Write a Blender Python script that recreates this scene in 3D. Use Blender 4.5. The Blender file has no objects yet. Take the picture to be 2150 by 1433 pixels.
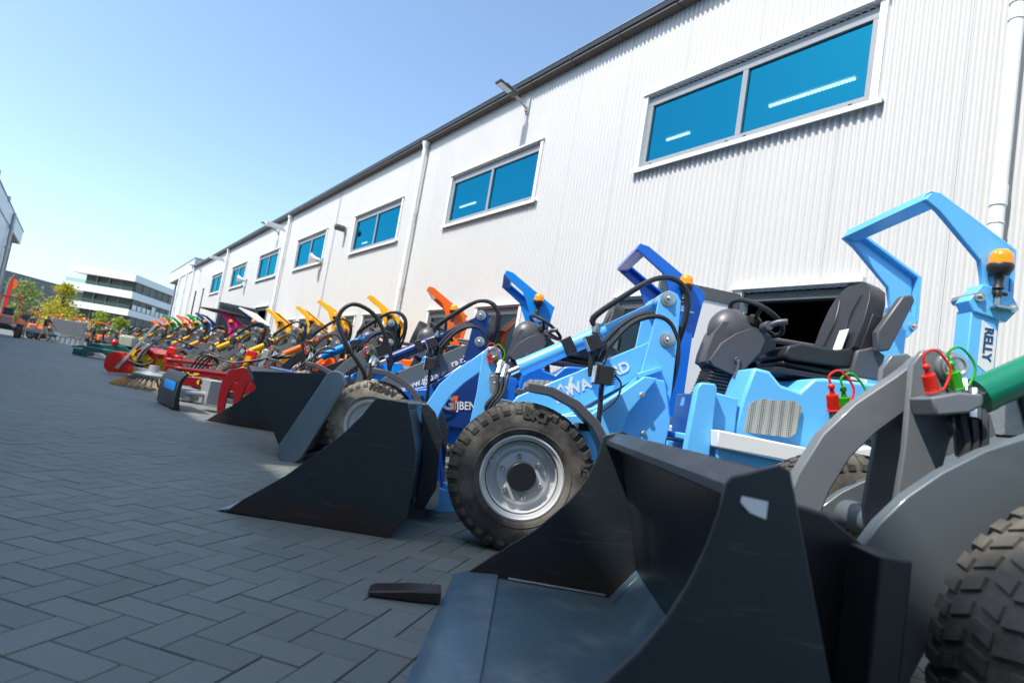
import bpy, math, random
from mathutils import Vector, Matrix
sc=bpy.context.scene
COL=sc.collection
R_=math.radians
# ------------------------------------------------------------------ camera (solved from the vanishing lines of the hall and the paving)
H=.72; F=1300.; CX,CY=1075.,745.
roll,pitch,yaw=R_(9.43),R_(4.8),R_(1.6)
def _rz(v):
    x,y,z=v; c,s=math.cos(yaw),math.sin(yaw); return Vector((x*c+y*s,-x*s+y*c,z))
FW=_rz((0,math.cos(pitch),math.sin(pitch))); _u=_rz((0,-math.sin(pitch),math.cos(pitch))); _r=_rz((1,0,0))
RT=_r*math.cos(roll)+_u*math.sin(roll); UP=-_r*math.sin(roll)+_u*math.cos(roll)
CP=Vector((0,0,H))
def ray(px,py): return FW+RT*((px-CX)/F)-UP*((py-CY)/F)
def onY(px,py,Y):
    d=ray(px,py); return CP+d*(Y/d.y)
def onZ(px,py,z=0):
    d=ray(px,py); return CP+d*((z-H)/d.z)
FAZ=R_(-33.6); FD=Vector((math.sin(FAZ),math.cos(FAZ),0)); FN=Vector((FD.y,-FD.x,0)); WT=5.74
def FP(s,t,z): return FD*s+FN*t+Vector((0,0,z))      # hall coordinates: s along the wall, t away from the yard
def onF(px,py,t):
    d=ray(px,py); P=CP+d*(t/d.dot(FN)); return P.dot(FD),P.z
HALL=Matrix(((FD.x,FN.x,0,0),(FD.y,FN.y,0,0),(0,0,1,0),(0,0,0,1)))
HROT=Matrix(((-FD.x,FN.x,0),(-FD.y,FN.y,0),(0,0,1))).to_euler()
cam=bpy.data.cameras.new('camera'); co=bpy.data.objects.new('camera',cam); COL.objects.link(co)
co.matrix_world=Matrix(((RT.x,UP.x,-FW.x,0),(RT.y,UP.y,-FW.y,0),(RT.z,UP.z,-FW.z,H),(0,0,0,1)))
cam.sensor_width=36; cam.lens=36*F/2150; cam.shift_y=(CY-716.5)/2150; cam.clip_end=2000; cam.clip_start=.05
cam.dof.use_dof=True; cam.dof.focus_distance=3.7; cam.dof.aperture_fstop=3.2
sc.camera=co
# ------------------------------------------------------------------ light
SEL=R_(54); SAZ=Vector((-FN.x,-FN.y,0))
SD=(SAZ*math.cos(SEL)+Vector((0,0,math.sin(SEL)))).normalized()
sl=bpy.data.lights.new('sun','SUN'); sl.energy=2.7; sl.angle=R_(.75); sl.color=(1,.95,.87)
so=bpy.data.objects.new('sun',sl); COL.objects.link(so); so.rotation_euler=SD.to_track_quat('Z','Y').to_euler(); so.location=(0,0,30)
w=bpy.data.worlds.new('World'); sc.world=w; w.use_nodes=True
nt=w.node_tree; sky=nt.nodes.new('ShaderNodeTexSky'); sky.sky_type='NISHITA'; sky.sun_disc=False
sky.sun_elevation=SEL; sky.sun_rotation=math.atan2(SD.x,SD.y); sky.air_density=1.0; sky.dust_density=1.8; sky.ozone_density=1.0
tint=nt.nodes.new('ShaderNodeMix'); tint.data_type='RGBA'; tint.blend_type='MULTIPLY'; tint.inputs['Factor'].default_value=1; tint.inputs['B'].default_value=(.90,.975,.99,1)
nt.links.new(sky.outputs[0],tint.inputs['A']); nt.links.new(tint.outputs['Result'],nt.nodes['Background'].inputs[0]); nt.nodes['Background'].inputs[1].default_value=.135
sc.view_settings.view_transform='Standard'; sc.view_settings.look='None'; sc.view_settings.exposure=1.12; sc.view_settings.gamma=1
sc.cycles.max_bounces=6; sc.cycles.transparent_max_bounces=12
# ------------------------------------------------------------------ materials
def srgb(r,g,b):
    f=lambda c:(c/12.92 if c<=.04045 else ((c+.055)/1.055)**2.4)
    return (f(r/255),f(g/255),f(b/255))
MATS={}
def mat(name,col,rough=.5,metal=0.,var=.12,scale=6.,bump=0.,bscale=60.,coat=0.,spec=.5,dirt=None,dscale=3.,emit=None):
    if name in MATS: return MATS[name]
    m=bpy.data.materials.new(name); m.use_nodes=True; n=m.node_tree.nodes; l=m.node_tree.links; b=n['Principled BSDF']
    b.inputs['Roughness'].default_value=rough; b.inputs['Metallic'].default_value=metal; b.inputs['Specular IOR Level'].default_value=spec
    if coat: b.inputs['Coat Weight'].default_value=coat; b.inputs['Coat Roughness'].default_value=.08
    tc=n.new('ShaderNodeTexCoord'); nz=n.new('ShaderNodeTexNoise'); nz.inputs['Scale'].default_value=scale; nz.inputs['Detail'].default_value=5
    l.new(tc.outputs['Object'],nz.inputs['Vector'])
    mx=n.new('ShaderNodeMix'); mx.data_type='RGBA'
    mx.inputs['A'].default_value=(*[c*(1-var) for c in col],1); mx.inputs['B'].default_value=(*[min(1,c*(1+var)) for c in col],1)
    l.new(nz.outputs['Fac'],mx.inputs['Factor']); out=mx.outputs['Result']
    if dirt:
        n2=n.new('ShaderNodeTexNoise'); n2.inputs['Scale'].default_value=dscale; n2.inputs['Detail'].default_value=8; n2.inputs['Roughness'].default_value=.65
        l.new(tc.outputs['Object'],n2.inputs['Vector'])
        rp=n.new('ShaderNodeValToRGB'); rp.color_ramp.elements[0].position=dirt[1]; rp.color_ramp.elements[1].position=min(1,dirt[1]+.22)
        l.new(n2.outputs['Fac'],rp.inputs['Fac'])
        m3=n.new('ShaderNodeMix'); m3.data_type='RGBA'; m3.inputs['B'].default_value=(*dirt[0],1)
        ml=n.new('ShaderNodeMath'); ml.operation='MULTIPLY'; ml.inputs[1].default_value=dirt[2]
        l.new(rp.outputs['Color'],ml.inputs[0]); l.new(ml.outputs[0],m3.inputs['Factor']); l.new(out,m3.inputs['A']); out=m3.outputs['Result']
    l.new(out,b.inputs['Base Color'])
    rm=n.new('ShaderNodeMapRange'); rm.inputs['To Min'].default_value=max(0,rough-.08); rm.inputs['To Max'].default_value=min(1,rough+.1)
    l.new(nz.outputs['Fac'],rm.inputs['Value']); l.new(rm.outputs['Result'],b.inputs['Roughness'])
    if bump:
        n4=n.new('ShaderNodeTexNoise'); n4.inputs['Scale'].default_value=bscale; n4.inputs['Detail'].default_value=4
        l.new(tc.outputs['Object'],n4.inputs['Vector'])
        bp=n.new('ShaderNodeBump'); bp.inputs['Strength'].default_value=bump; bp.inputs['Distance'].default_value=.004
        l.new(n4.outputs['Fac'],bp.inputs['Height']); l.new(bp.outputs['Normal'],b.inputs['Normal'])
    if emit: b.inputs['Emission Color'].default_value=(*emit[0],1); b.inputs['Emission Strength'].default_value=emit[1]
    MATS[name]=m; return m
def paint(name,rgb,rough=.32): return mat('paint '+name,srgb(*rgb),rough,0,.06,4,.02,90,.25,dirt=((.25,.23,.2),.62,.18),dscale=5)
P_LBLUE=paint('light blue',(102,186,246)); P_BLUE=paint('signal blue',(10,98,200)); P_NAVY=paint('navy',(18,50,112)); P_SKY=paint('azure',(0,132,222))
P_ORANGE=paint('orange',(240,104,8)); P_YELLOW=paint('yellow',(246,182,12)); P_GREY=paint('slate grey',(88,97,102),.42); P_MGREY=paint('mid grey',(108,113,117),.42)
P_PINK=paint('magenta',(226,20,126)); P_GREEN=paint('green',(20,140,44)); P_DGREEN=paint('deep green',(0,118,88)); P_RED=paint('red',(205,26,18)); P_DRED=paint('wine red',(130,8,18))
P_BLACK=mat('black paint',(.012,.013,.015),.38,0,.1,5,.03,80); P_WHITE=mat('white paint',(.75,.76,.76),.35,0,.03,4)
P_DBLUE=paint('dark blue',(30,66,120)); P_TEAL=paint('teal',(10,92,88)); P_LGREEN=paint('bright green',(30,190,40))
BUCK=mat('bucket steel',(.028,.036,.043),.34,.25,.3,3,.1,45,0,dirt=((.07,.08,.085),.56,.35),dscale=2.5)
def low_wear(m):
    n=m.node_tree.nodes; l=m.node_tree.links; b=n['Principled BSDF']; tc=[x for x in n if x.type=='TEX_COORD'][0]; sp=n.new('ShaderNodeSeparateXYZ'); l.new(tc.outputs['Object'],sp.inputs[0])
    nz=n.new('ShaderNodeTexNoise'); nz.inputs['Scale'].default_value=7; nz.inputs['Detail'].default_value=6; l.new(tc.outputs['Object'],nz.inputs['Vector'])
    a=n.new('ShaderNodeMath'); a.operation='MULTIPLY_ADD'; a.inputs[1].default_value=.22; l.new(nz.outputs['Fac'],a.inputs[0]); l.new(sp.outputs[2],a.inputs[2])
    mp=n.new('ShaderNodeMapRange'); mp.inputs['From Min'].default_value=.17; mp.inputs['From Max'].default_value=.27; mp.inputs['To Min'].default_value=.8; mp.inputs['To Max'].default_value=0; l.new(a.outputs[0],mp.inputs['Value'])
    mx=n.new('ShaderNodeMix'); mx.data_type='RGBA'; mx.inputs['B'].default_value=(.045,.026,.02,1); l.new(mp.outputs[0],mx.inputs['Factor']); l.new(b.inputs['Base Color'].links[0].from_socket,mx.inputs['A']); l.new(mx.outputs['Result'],b.inputs['Base Color'])
    # scratches
    sc_=n.new('ShaderNodeTexNoise'); sc_.inputs['Scale'].default_value=3; sc_.inputs['Detail'].default_value=9; sc_.inputs['Distortion'].default_value=1.5
    vm=n.new('ShaderNodeMapping'); vm.inputs['Scale'].default_value=(1.2,1,14); vm.inputs['Rotation'].default_value=(0,.5,0); l.new(tc.outputs['Object'],vm.inputs[0]); l.new(vm.outputs[0],sc_.inputs['Vector'])
    rp=n.new('ShaderNodeValToRGB'); rp.color_ramp.elements[0].position=.63; rp.color_ramp.elements[1].position=.68; l.new(sc_.outputs['Fac'],rp.inputs[0])
    ml=n.new('ShaderNodeMath'); ml.operation='MULTIPLY'; ml.inputs[1].default_value=.35; l.new(rp.outputs[0],ml.inputs[0])
    m2=n.new('ShaderNodeMix'); m2.data_type='RGBA'; m2.inputs['B'].default_value=(.10,.12,.13,1); l.new(ml.outputs[0],m2.inputs['Factor']); l.new(mx.outputs['Result'],m2.inputs['A']); l.new(m2.outputs['Result'],b.inputs['Base Color'])
low_wear(BUCK)
BUCKF=mat('worn bucket floor',(.12,.20,.255),.30,.4,.35,2.2,.12,30,0,dirt=((.30,.36,.38),.50,.6),dscale=6)
RUST=mat('rusty worn steel',(.05,.035,.028),.6,.3,.3,8,.2,60,0,dirt=((.02,.02,.02),.5,.7))
WORN=mat('bare worn steel edge',(.22,.23,.23),.4,.8,.2,20,.1,60)
STEEL=mat('zinc plated steel',(.55,.56,.55),.32,.9,.1,15); CHROME=mat('chromed rod',(.75,.76,.78),.12,1,.03,5)
RIM=mat('silver rim paint',(.66,.67,.68),.36,.35,.06,6)
RUB=mat('dusty tyre rubber',(.028,.026,.024),.85,0,.25,9,.25,70,dirt=((.20,.18,.15),.38,.68),dscale=4)
RUBD=mat('very dusty tyre rubber',(.05,.045,.04),.9,0,.25,9,.25,70,dirt=((.33,.285,.225),.28,.85),dscale=4)
HOSE=mat('black hose rubber',(.018,.018,.019),.5,0,.2,20,.2,150); PLAS=mat('grey plastic',(.075,.075,.085),.42,0,.08,5,.1,200); DPLAS=mat('black plastic',(.02,.02,.022),.45,0,.1,8,.1,150)
SEAT=mat('black seat vinyl',(.022,.022,.024),.38,0,.1,6,.12,220)
AMBER=mat('amber lens',srgb(255,138,0),.18,0,.15,25,0,1,.4,emit=((1,.3,.0),.12)); LENS=mat('lamp glass',(.7,.75,.78),.1,.3,.2,60,.5,60)
CAPR=mat('red cap',srgb(228,42,24),.35); CAPG=mat('green cap',srgb(50,170,30),.35); MESHM=mat('mesh grille',(.30,.31,.29),.5,.3,.1,10)
CONC=mat('galvanised grey',(.42,.44,.45),.45,.5,.1,8); FRAME=mat('grey window frame',(.30,.32,.33),.42,.2,.05,5)
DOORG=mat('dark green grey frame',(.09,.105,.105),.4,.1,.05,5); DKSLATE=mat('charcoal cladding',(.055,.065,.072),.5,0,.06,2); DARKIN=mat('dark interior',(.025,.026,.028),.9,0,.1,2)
WHITEC=mat('white cladding',(.80,.80,.78),.38,0,.02,2); SOFF=mat('brown soffit',(.10,.085,.075),.6,0,.15,3); GUT=mat('black gutter',(.02,.025,.03),.35,0,.1,4)
# ------------------------------------------------------------------ mesh builder
CACHE={}
def frame(z):
    z=z.normalized(); a=Vector((0,0,1)) if abs(z.z)<.9 else Vector((1,0,0)); x=a.cross(z).normalized(); return x,z.cross(x)
class MB:
    def __init__(s): s.v=[];s.f=[];s.m=[];s.mi=0
    def add(s,vs,fs,mi=None):
        o=len(s.v); s.v+=[tuple(p) for p in vs]; s.f+=[tuple(o+i for i in f) for f in fs]; s.m+=[s.mi if mi is None else mi]*len(fs); return s
    def box(s,c,d,rot=None,mi=None):
        c=Vector(c); h=[x/2 for x in d]; vs=[Vector((sx*h[0],sy*h[1],sz*h[2])) for sz in(-1,1) for sy in(-1,1) for sx in(-1,1)]
        if rot is not None: vs=[rot@p for p in vs]
        return s.add([c+p for p in vs],[(0,2,3,1),(4,5,7,6),(0,1,5,4),(2,6,7,3),(0,4,6,2),(1,3,7,5)],mi)
    def bx(s,x0,x1,y0,y1,z0,z1,mi=None): return s.box(((x0+x1)/2,(y0+y1)/2,(z0+z1)/2),(x1-x0,y1-y0,z1-z0),None,mi)
    def prism(s,pts,y0,y1,mi=None):          # outline in x,z drawn out along y
        n=len(pts); a=sum(pts[i][0]*pts[(i+1)%n][1]-pts[(i+1)%n][0]*pts[i][1] for i in range(n))
        if a<0: pts=pts[::-1]
        vs=[(x,y0,z) for x,z in pts]+[(x,y1,z) for x,z in pts]
        return s.add(vs,[tuple(range(n)),tuple(range(2*n-1,n-1,-1))]+[((i+1)%n,i,n+i,n+(i+1)%n) for i in range(n)],mi)
    def slab(s,pts,z0,z1,mi=None):           # outline in x,y drawn up
        n=len(pts); a=sum(pts[i][0]*pts[(i+1)%n][1]-pts[(i+1)%n][0]*pts[i][1] for i in range(n))
        if a<0: pts=pts[::-1]
        vs=[(x,y,z0) for x,y in pts]+[(x,y,z1) for x,y in pts]
        return s.add(vs,[tuple(range(n-1,-1,-1)),tuple(range(n,2*n))]+[(i,(i+1)%n,n+(i+1)%n,n+i) for i in range(n)],mi)
    def band(s,line,wd,y0,y1,mi=None):       # a strip following a line in x,z
        L=[];Rr=[]
        for i,p in enumerate(line):
            a=Vector(line[max(0,i-1)]);b=Vector(line[min(len(line)-1,i+1)]);t=(b-a).normalized();nn=Vector((-t.y,t.x)); ww=wd if not isinstance(wd,(list,tuple)) else wd[i]
            q=Vector(p); L.append(q+nn*ww/2); Rr.append(q-nn*ww/2)
        return s.prism([tuple(p) for p in L+Rr[::-1]],y0,y1,mi)
    def cyl(s,p0,p1,r0,r1=None,n=16,caps=True,mi=None):
        p0,p1=Vector(p0),Vector(p1); r1=r0 if r1 is None else r1; x,y=frame(p1-p0); vs=[]
        for p,r in((p0,r0),(p1,r1)): vs+=[p+x*(r*math.cos(2*math.pi*i/n))+y*(r*math.sin(2*math.pi*i/n)) for i in range(n)]
        fs=[(i,(i+1)%n,n+(i+1)%n,n+i) for i in range(n)]
        if caps: fs+=[tuple(range(n-1,-1,-1)),tuple(range(n,2*n))]
        return s.add(vs,fs,mi)
    def tube(s,pts,r,n=8,sm=4,mi=None):
        P=[Vector(p) for p in pts]
        if sm>1 and len(P)>2:
            Q=[]
            for i in range(len(P)-1):
                a=P[max(0,i-1)];b=P[i];c=P[i+1];d=P[min(len(P)-1,i+2)]
                for k in range(sm):
                    t=k/sm; Q.append(.5*((2*b)+(c-a)*t+(2*a-5*b+4*c-d)*t*t+(3*b-a-3*c+d)*t**3))
            P=Q+[P[-1]]
        vs=[];px=None
        for i,p in enumerate(P):
            t=(P[min(len(P)-1,i+1)]-P[max(0,i-1)]).normalized()
            if px is None: x,y=frame(t)
            else:
                x=(px-t*px.dot(t)).normalized(); y=t.cross(x)
            px=x; rr=r if not isinstance(r,(list,tuple)) else r[min(len(r)-1,int(i*len(r)/len(P)))]
            vs+=[p+x*(rr*math.cos(2*math.pi*k/n))+y*(rr*math.sin(2*math.pi*k/n)) for k in range(n)]
        m=len(P); fs=[(i*n+k,i*n+(k+1)%n,(i+1)*n+(k+1)%n,(i+1)*n+k) for i in range(m-1) for k in range(n)]
        fs+=[tuple(range(n-1,-1,-1)),tuple(range((m-1)*n,m*n))]
        return s.add(vs,fs,mi)
    def lathe(s,prof,o=(0,0,0),ax=(0,1,0),n=32,mi=None,closed=False,caps=True):   # prof: (along axis, radius)
        o=Vector(o);a=Vector(ax).normalized(); x,y=frame(a); vs=[]
        for h,r in prof: vs+=[o+a*h+x*(r*math.cos(2*math.pi*i/n))+y*(r*math.sin(2*math.pi*i/n)) for i in range(n)]
        m=len(prof); fs=[(i*n+k,i*n+(k+1)%n,((i+1)%m)*n+(k+1)%n,((i+1)%m)*n+k) for i in range(m if closed else m-1) for k in range(n)]
        if not closed and caps:
            if prof[0][1]>1e-4: fs.append(tuple(range(n-1,-1,-1)))
            if prof[-1][1]>1e-4: fs.append(tuple(range((m-1)*n,m*n)))
        return s.add(vs,fs,mi)
    def ball(s,c,r,n=12,mi=None,sq=(1,1,1)):
        c=Vector(c); vs=[];fs=[];m=n//2
        for j in range(m+1):
            t=math.pi*j/m
            for i in range(n): vs.append(c+Vector((r*sq[0]*math.sin(t)*math.cos(2*math.pi*i/n),r*sq[1]*math.sin(t)*math.sin(2*math.pi*i/n),r*sq[2]*math.cos(t))))
        for j in range(m):
            for i in range(n): fs.append((j*n+i,(j+1)*n+i,(j+1)*n+(i+1)%n,j*n+(i+1)%n))
        return s.add(vs,fs,mi)
    def torus(s,c,ax,R,r,n=28,k=8,mi=None):
        c=Vector(c);a=Vector(ax).normalized();x,y=frame(a);vs=[]
        for i in range(n):
            d=x*math.cos(2*math.pi*i/n)+y*math.sin(2*math.pi*i/n)
            vs+=[c+d*(R+r*math.cos(2*math.pi*j/k))+a*(r*math.sin(2*math.pi*j/k)) for j in range(k)]
        return s.add(vs,[(i*k+j,((i+1)%n)*k+j,((i+1)%n)*k+(j+1)%k,i*k+(j+1)%k) for i in range(n) for j in range(k)],mi)
    def build(s,name,mats,parent=None,bevel=0,smooth=35,key=None,loc=(0,0,0),rot=None,seg=2):
        if not isinstance(mats,(list,tuple)): mats=[mats]
        me=bpy.data.meshes.new(name); me.from_pydata(s.v,[],s.f)
        for m in mats: me.materials.append(m)
        me.polygons.foreach_set('material_index',s.m)
        if smooth: me.polygons.foreach_set('use_smooth',[True]*len(s.f)); me.set_sharp_from_angle(angle=R_(smooth))
        me.update()
        o=link(name,me,parent,loc,rot)
        if bevel:
            b=o.modifiers.new('bevel','BEVEL'); b.width=bevel; b.segments=seg; b.limit_method='ANGLE'; b.angle_limit=R_(40)
        return o
def link(name,data,parent=None,loc=(0,0,0),rot=None):
    o=bpy.data.objects.new(name,data); COL.objects.link(o)
    if parent is not None: o.parent=parent
    o.location=loc
    if rot is not None: o.rotation_euler=rot
    return o
def tag(o,label=None,cat=None,group=None,kind=None):
    for k,v in(('label',label),('category',cat),('group',group),('kind',kind)):
        if v: o[k]=v
    return o
def thing(name,label,cat,loc=(0,0,0),rz=0,group=None):
    o=link(name,None,None,loc,(0,0,rz)); o.empty_display_size=.2; return tag(o,label,cat,group)
def copy_tree(o,parent=None):
    c=o.copy(); COL.objects.link(c)
    if parent is not None: c.parent=parent
    for ch in list(o.children): copy_tree(ch,c)
    return c
def text(body,size,loc,parent,m,tilt=0,ext=.0015,name='lettering',mx=None,align='LEFT',bold=0.,sx=1.):
    cu=bpy.data.curves.new(name,'FONT'); cu.body=body; cu.size=size; cu.extrude=ext; cu.align_x=align; cu.offset=bold; cu.resolution_u=4
    t=bpy.data.objects.new('tmp',cu); me=bpy.data.meshes.new_from_object(t); bpy.data.objects.remove(t); me.name=name; me.materials.clear(); me.materials.append(m)
    o=link(name,me,parent); o.matrix_local=Matrix.Translation(Vector(loc))@(mx if mx is not None else Matrix.Rotation(R_(90),4,'X'))@Matrix.Rotation(tilt,4,'Z')@Matrix.Diagonal((sx,1,1,1))
    return o
# ------------------------------------------------------------------ ground: one sheet with herringbone paving, and real pavers laid over it near the camera
PW=.1083; PAZ=R_(16.25); PA=Vector((math.cos(PAZ),-math.sin(PAZ),0)); PB=Vector((math.sin(PAZ),math.cos(PAZ),0)); PO=Vector((-1.106,1.725,0))
def paver_mat():
    m=bpy.data.materials.new('concrete pavers'); m.use_nodes=True; n=m.node_tree.nodes; l=m.node_tree.links; b=n['Principled BSDF']
    tc=n.new('ShaderNodeTexCoord'); sp=n.new('ShaderNodeSeparateXYZ')
    def M(op,a,b_=None,c=None):
        q=n.new('ShaderNodeMath'); q.operation=op
        for i,x in enumerate((a,b_,c)):
            if x is None: continue
            if isinstance(x,(int,float)): q.inputs[i].default_value=x
            else: l.new(x,q.inputs[i])
        return q.outputs[0]
    l.new(tc.outputs['Object'],sp.inputs[0])
    X=M('SUBTRACT',sp.outputs[0],PO.x); Y=M('SUBTRACT',sp.outputs[1],PO.y)
    u=M('DIVIDE',M('ADD',M('MULTIPLY',X,PA.x),M('MULTIPLY',Y,PA.y)),PW); v=M('DIVIDE',M('ADD',M('MULTIPLY',X,PB.x),M('MULTIPLY',Y,PB.y)),PW)
    i=M('FLOOR',u); j=M('FLOOR',v); fx=M('SUBTRACT',u,i); fy=M('SUBTRACT',v,j)
    k=M('FLOORED_MODULO',M('SUBTRACT',i,j),4)
    is_=lambda a:M('COMPARE',k,a,.1)
    dl=M('ADD',fx,is_(1)); dr=M('ADD',M('SUBTRACT',1,fx),is_(0)); db=M('ADD',fy,is_(2)); dt=M('ADD',M('SUBTRACT',1,fy),is_(3))
    d=M('MINIMUM',M('MINIMUM',dl,dr),M('MINIMUM',db,dt))
    cb=n.new('ShaderNodeCombineXYZ'); l.new(M('SUBTRACT',i,is_(1)),cb.inputs[0]); l.new(M('SUBTRACT',j,is_(2)),cb.inputs[1])
    wn=n.new('ShaderNodeTexWhiteNoise'); l.new(cb.outputs[0],wn.inputs['Vector'])
    jt=M('SMOOTH_MIN',M('DIVIDE',d,.035),1,.1)
    base=n.new('ShaderNodeMix'); base.data_type='RGBA'; base.inputs['A'].default_value=(.135,.150,.137,1); base.inputs['B'].default_value=(.165,.181,.166,1); l.new(wn.outputs[0],base.inputs['Factor'])
    nz=n.new('ShaderNodeTexNoise'); nz.inputs['Scale'].default_value=.35; nz.inputs['Detail'].default_value=6; l.new(tc.outputs['Object'],nz.inputs['Vector'])
    n2=n.new('ShaderNodeTexNoise'); n2.inputs['Scale'].default_value=180; n2.inputs['Detail'].default_value=3; l.new(tc.outputs['Object'],n2.inputs['Vector'])
    sc1=M('ADD',M('MULTIPLY',nz.outputs['Fac'],.5),M('ADD',M('MULTIPLY',n2.outputs['Fac'],.6),.45))
    hs=n.new('ShaderNodeMix'); hs.data_type='RGBA'; hs.blend_type='MULTIPLY'; hs.inputs['Factor'].default_value=1; l.new(base.outputs['Result'],hs.inputs['A'])
    cc=n.new('ShaderNodeCombineColor'); [l.new(sc1,cc.inputs[q]) for q in range(3)]; l.new(cc.outputs[0],hs.inputs['B'])
    # pale grit specks
    vo=n.new('ShaderNodeTexVoronoi'); vo.inputs['Scale'].default_value=26; l.new(tc.outputs['Object'],vo.inputs['Vector'])
    spk=M('LESS_THAN',vo.outputs['Distance'],.045)
    sx=n.new('ShaderNodeMix'); sx.data_type='RGBA'; sx.inputs['B'].default_value=(.3,.3,.29,1); l.new(M('MULTIPLY',spk,.6),sx.inputs['Factor']); l.new(hs.outputs['Result'],sx.inputs['A'])
    st=n.new('ShaderNodeTexNoise'); st.inputs['Scale'].default_value=1.7; st.inputs['Detail'].default_value=7; st.inputs['Roughness'].default_value=.6; st.inputs['Distortion'].default_value=.6; l.new(tc.outputs['Object'],st.inputs['Vector'])
    sr=n.new('ShaderNodeValToRGB'); sr.color_ramp.elements[0].position=.60; sr.color_ramp.elements[1].position=.70; l.new(st.outputs['Fac'],sr.inputs[0])
    so_=n.new('ShaderNodeMix'); so_.data_type='RGBA'; so_.inputs['B'].default_value=(.085,.088,.08,1); l.new(M('MULTIPLY',sr.outputs[0],.45),so_.inputs['Factor']); l.new(sx.outputs['Result'],so_.inputs['A']); sx=so_
    jm=n.new('ShaderNodeMix'); jm.data_type='RGBA'; jm.inputs['A'].default_value=(.20,.185,.155,1); l.new(jt,jm.inputs['Factor']); l.new(sx.outputs['Result'],jm.inputs['B'])
    l.new(jm.outputs['Result'],b.inputs['Base Color']); b.inputs['Roughness'].default_value=.62; b.inputs['Specular IOR Level'].default_value=.45
    bp=n.new('ShaderNodeBump'); bp.inputs['Strength'].default_value=.9; bp.inputs['Distance'].default_value=.006
    l.new(M('ADD',M('MINIMUM',M('DIVIDE',d,.06),1),M('MULTIPLY',n2.outputs['Fac'],.18)),bp.inputs['Height']); l.new(bp.outputs['Normal'],b.inputs['Normal'])
    return m
PAV=paver_mat()
def paver_top():
    m=PAV.copy(); m.name='paver blocks'; n=m.node_tree.nodes; l=m.node_tree.links
    b=n['Principled BSDF']; bp=[x for x in n if x.type=='BUMP'][0]; n2=[x for x in n if x.type=='TEX_NOISE' and x.inputs['Scale'].default_value>100][0]
    l.new(n2.outputs['Fac'],bp.inputs['Height']); bp.inputs['Strength'].default_value=.35; bp.inputs['Distance'].default_value=.002
    # the joint tint is real geometry here
    src=[x for x in n if x.type=='MIX' and x.inputs['B'].is_linked and x.inputs['Factor'].is_linked and not x.inputs['A'].is_linked][-1]
    l.new(src.inputs['B'].links[0].from_socket,b.inputs['Base Color']); return m
g=MB(); g.add([(-400,-300,-.007),(300,-300,-.007),(300,500,-.007),(-400,500,-.007)],[(0,1,2,3)])
tag(g.build('ground',PAV,smooth=0),kind='structure')
def pavers():
    mb=MB(); rnd=random.Random(4); ch=.002; gp=.0021
    N=95
    for i in range(-N,N):
        for j in range(-30,120):
            k=(i-j)%4
            if k==0: a,b=2,1
            elif k==3: a,b=1,2
            else: continue
            o=PO+PA*(i*PW)+PB*(j*PW); c=o+PA*(a*PW/2)+PB*(b*PW/2)
            if c.y<.9 or c.y>11.5 or c.x>2.2: continue
            if c.x< -.98*c.y-1.2 or c.x>c.y*.4+.9: continue
            dz=rnd.uniform(-.0012,.0012); x0,x1,y0,y1=gp,a*PW-gp,gp,b*PW-gp
            P=lambda x,y,z:(o.x+PA.x*x+PB.x*y,o.y+PA.y*x+PB.y*y,z)
            q=[P(x0,y0,-.0095),P(x1,y0,-.0095),P(x1,y1,-.0095),P(x0,y1,-.0095)]
            e=[P(x0,y0,dz-ch),P(x1,y0,dz-ch),P(x1,y1,dz-ch),P(x0,y1,dz-ch)]
            t=[P(x0+ch,y0+ch,dz),P(x1-ch,y0+ch,dz),P(x1-ch,y1-ch,dz),P(x0+ch,y1-ch,dz)]
            mb.add(q+e+t,[(8,9,10,11)]+[(4+z,4+(z+1)%4,8+(z+1)%4,8+z) for z in range(4)]+[(z,(z+1)%4,4+(z+1)%4,4+z) for z in range(4)])
    tag(mb.build('paving',paver_top(),smooth=0),kind='structure')
pavers()
# ------------------------------------------------------------------ the workshop hall
def clad_mat(name,col,period):
    m=mat(name,col,.36,.0,.02,1.5); n=m.node_tree.nodes; l=m.node_tree.links; b=n['Principled BSDF']
    tc=[x for x in n if x.type=='TEX_COORD'][0]; sp=n.new('ShaderNodeSeparateXYZ'); l.new(tc.outputs['Object'],sp.inputs[0])
    q=n.new('ShaderNodeMath'); q.operation='DIVIDE'; q.inputs[1].default_value=period; l.new(sp.outputs[0],q.inputs[0])
    f=n.new('ShaderNodeMath'); f.operation='FRACT'; l.new(q.outputs[0],f.inputs[0])
    t=n.new('ShaderNodeMath'); t.operation='LESS_THAN'; t.inputs[1].default_value=.006; l.new(f.outputs[0],t.inputs[0])
    mx=n.new('ShaderNodeMix'); mx.data_type='RGBA'; mx.inputs['B'].default_value=(.25,.25,.25,1); l.new(t.outputs[0],mx.inputs['Factor'])
    l.new(b.inputs['Base Color'].links[0].from_socket,mx.inputs['A']); l.new(mx.outputs['Result'],b.inputs['Base Color']); return m
CLAD=clad_mat('corrugated white cladding',(.555,.55,.535),1.064)
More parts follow.
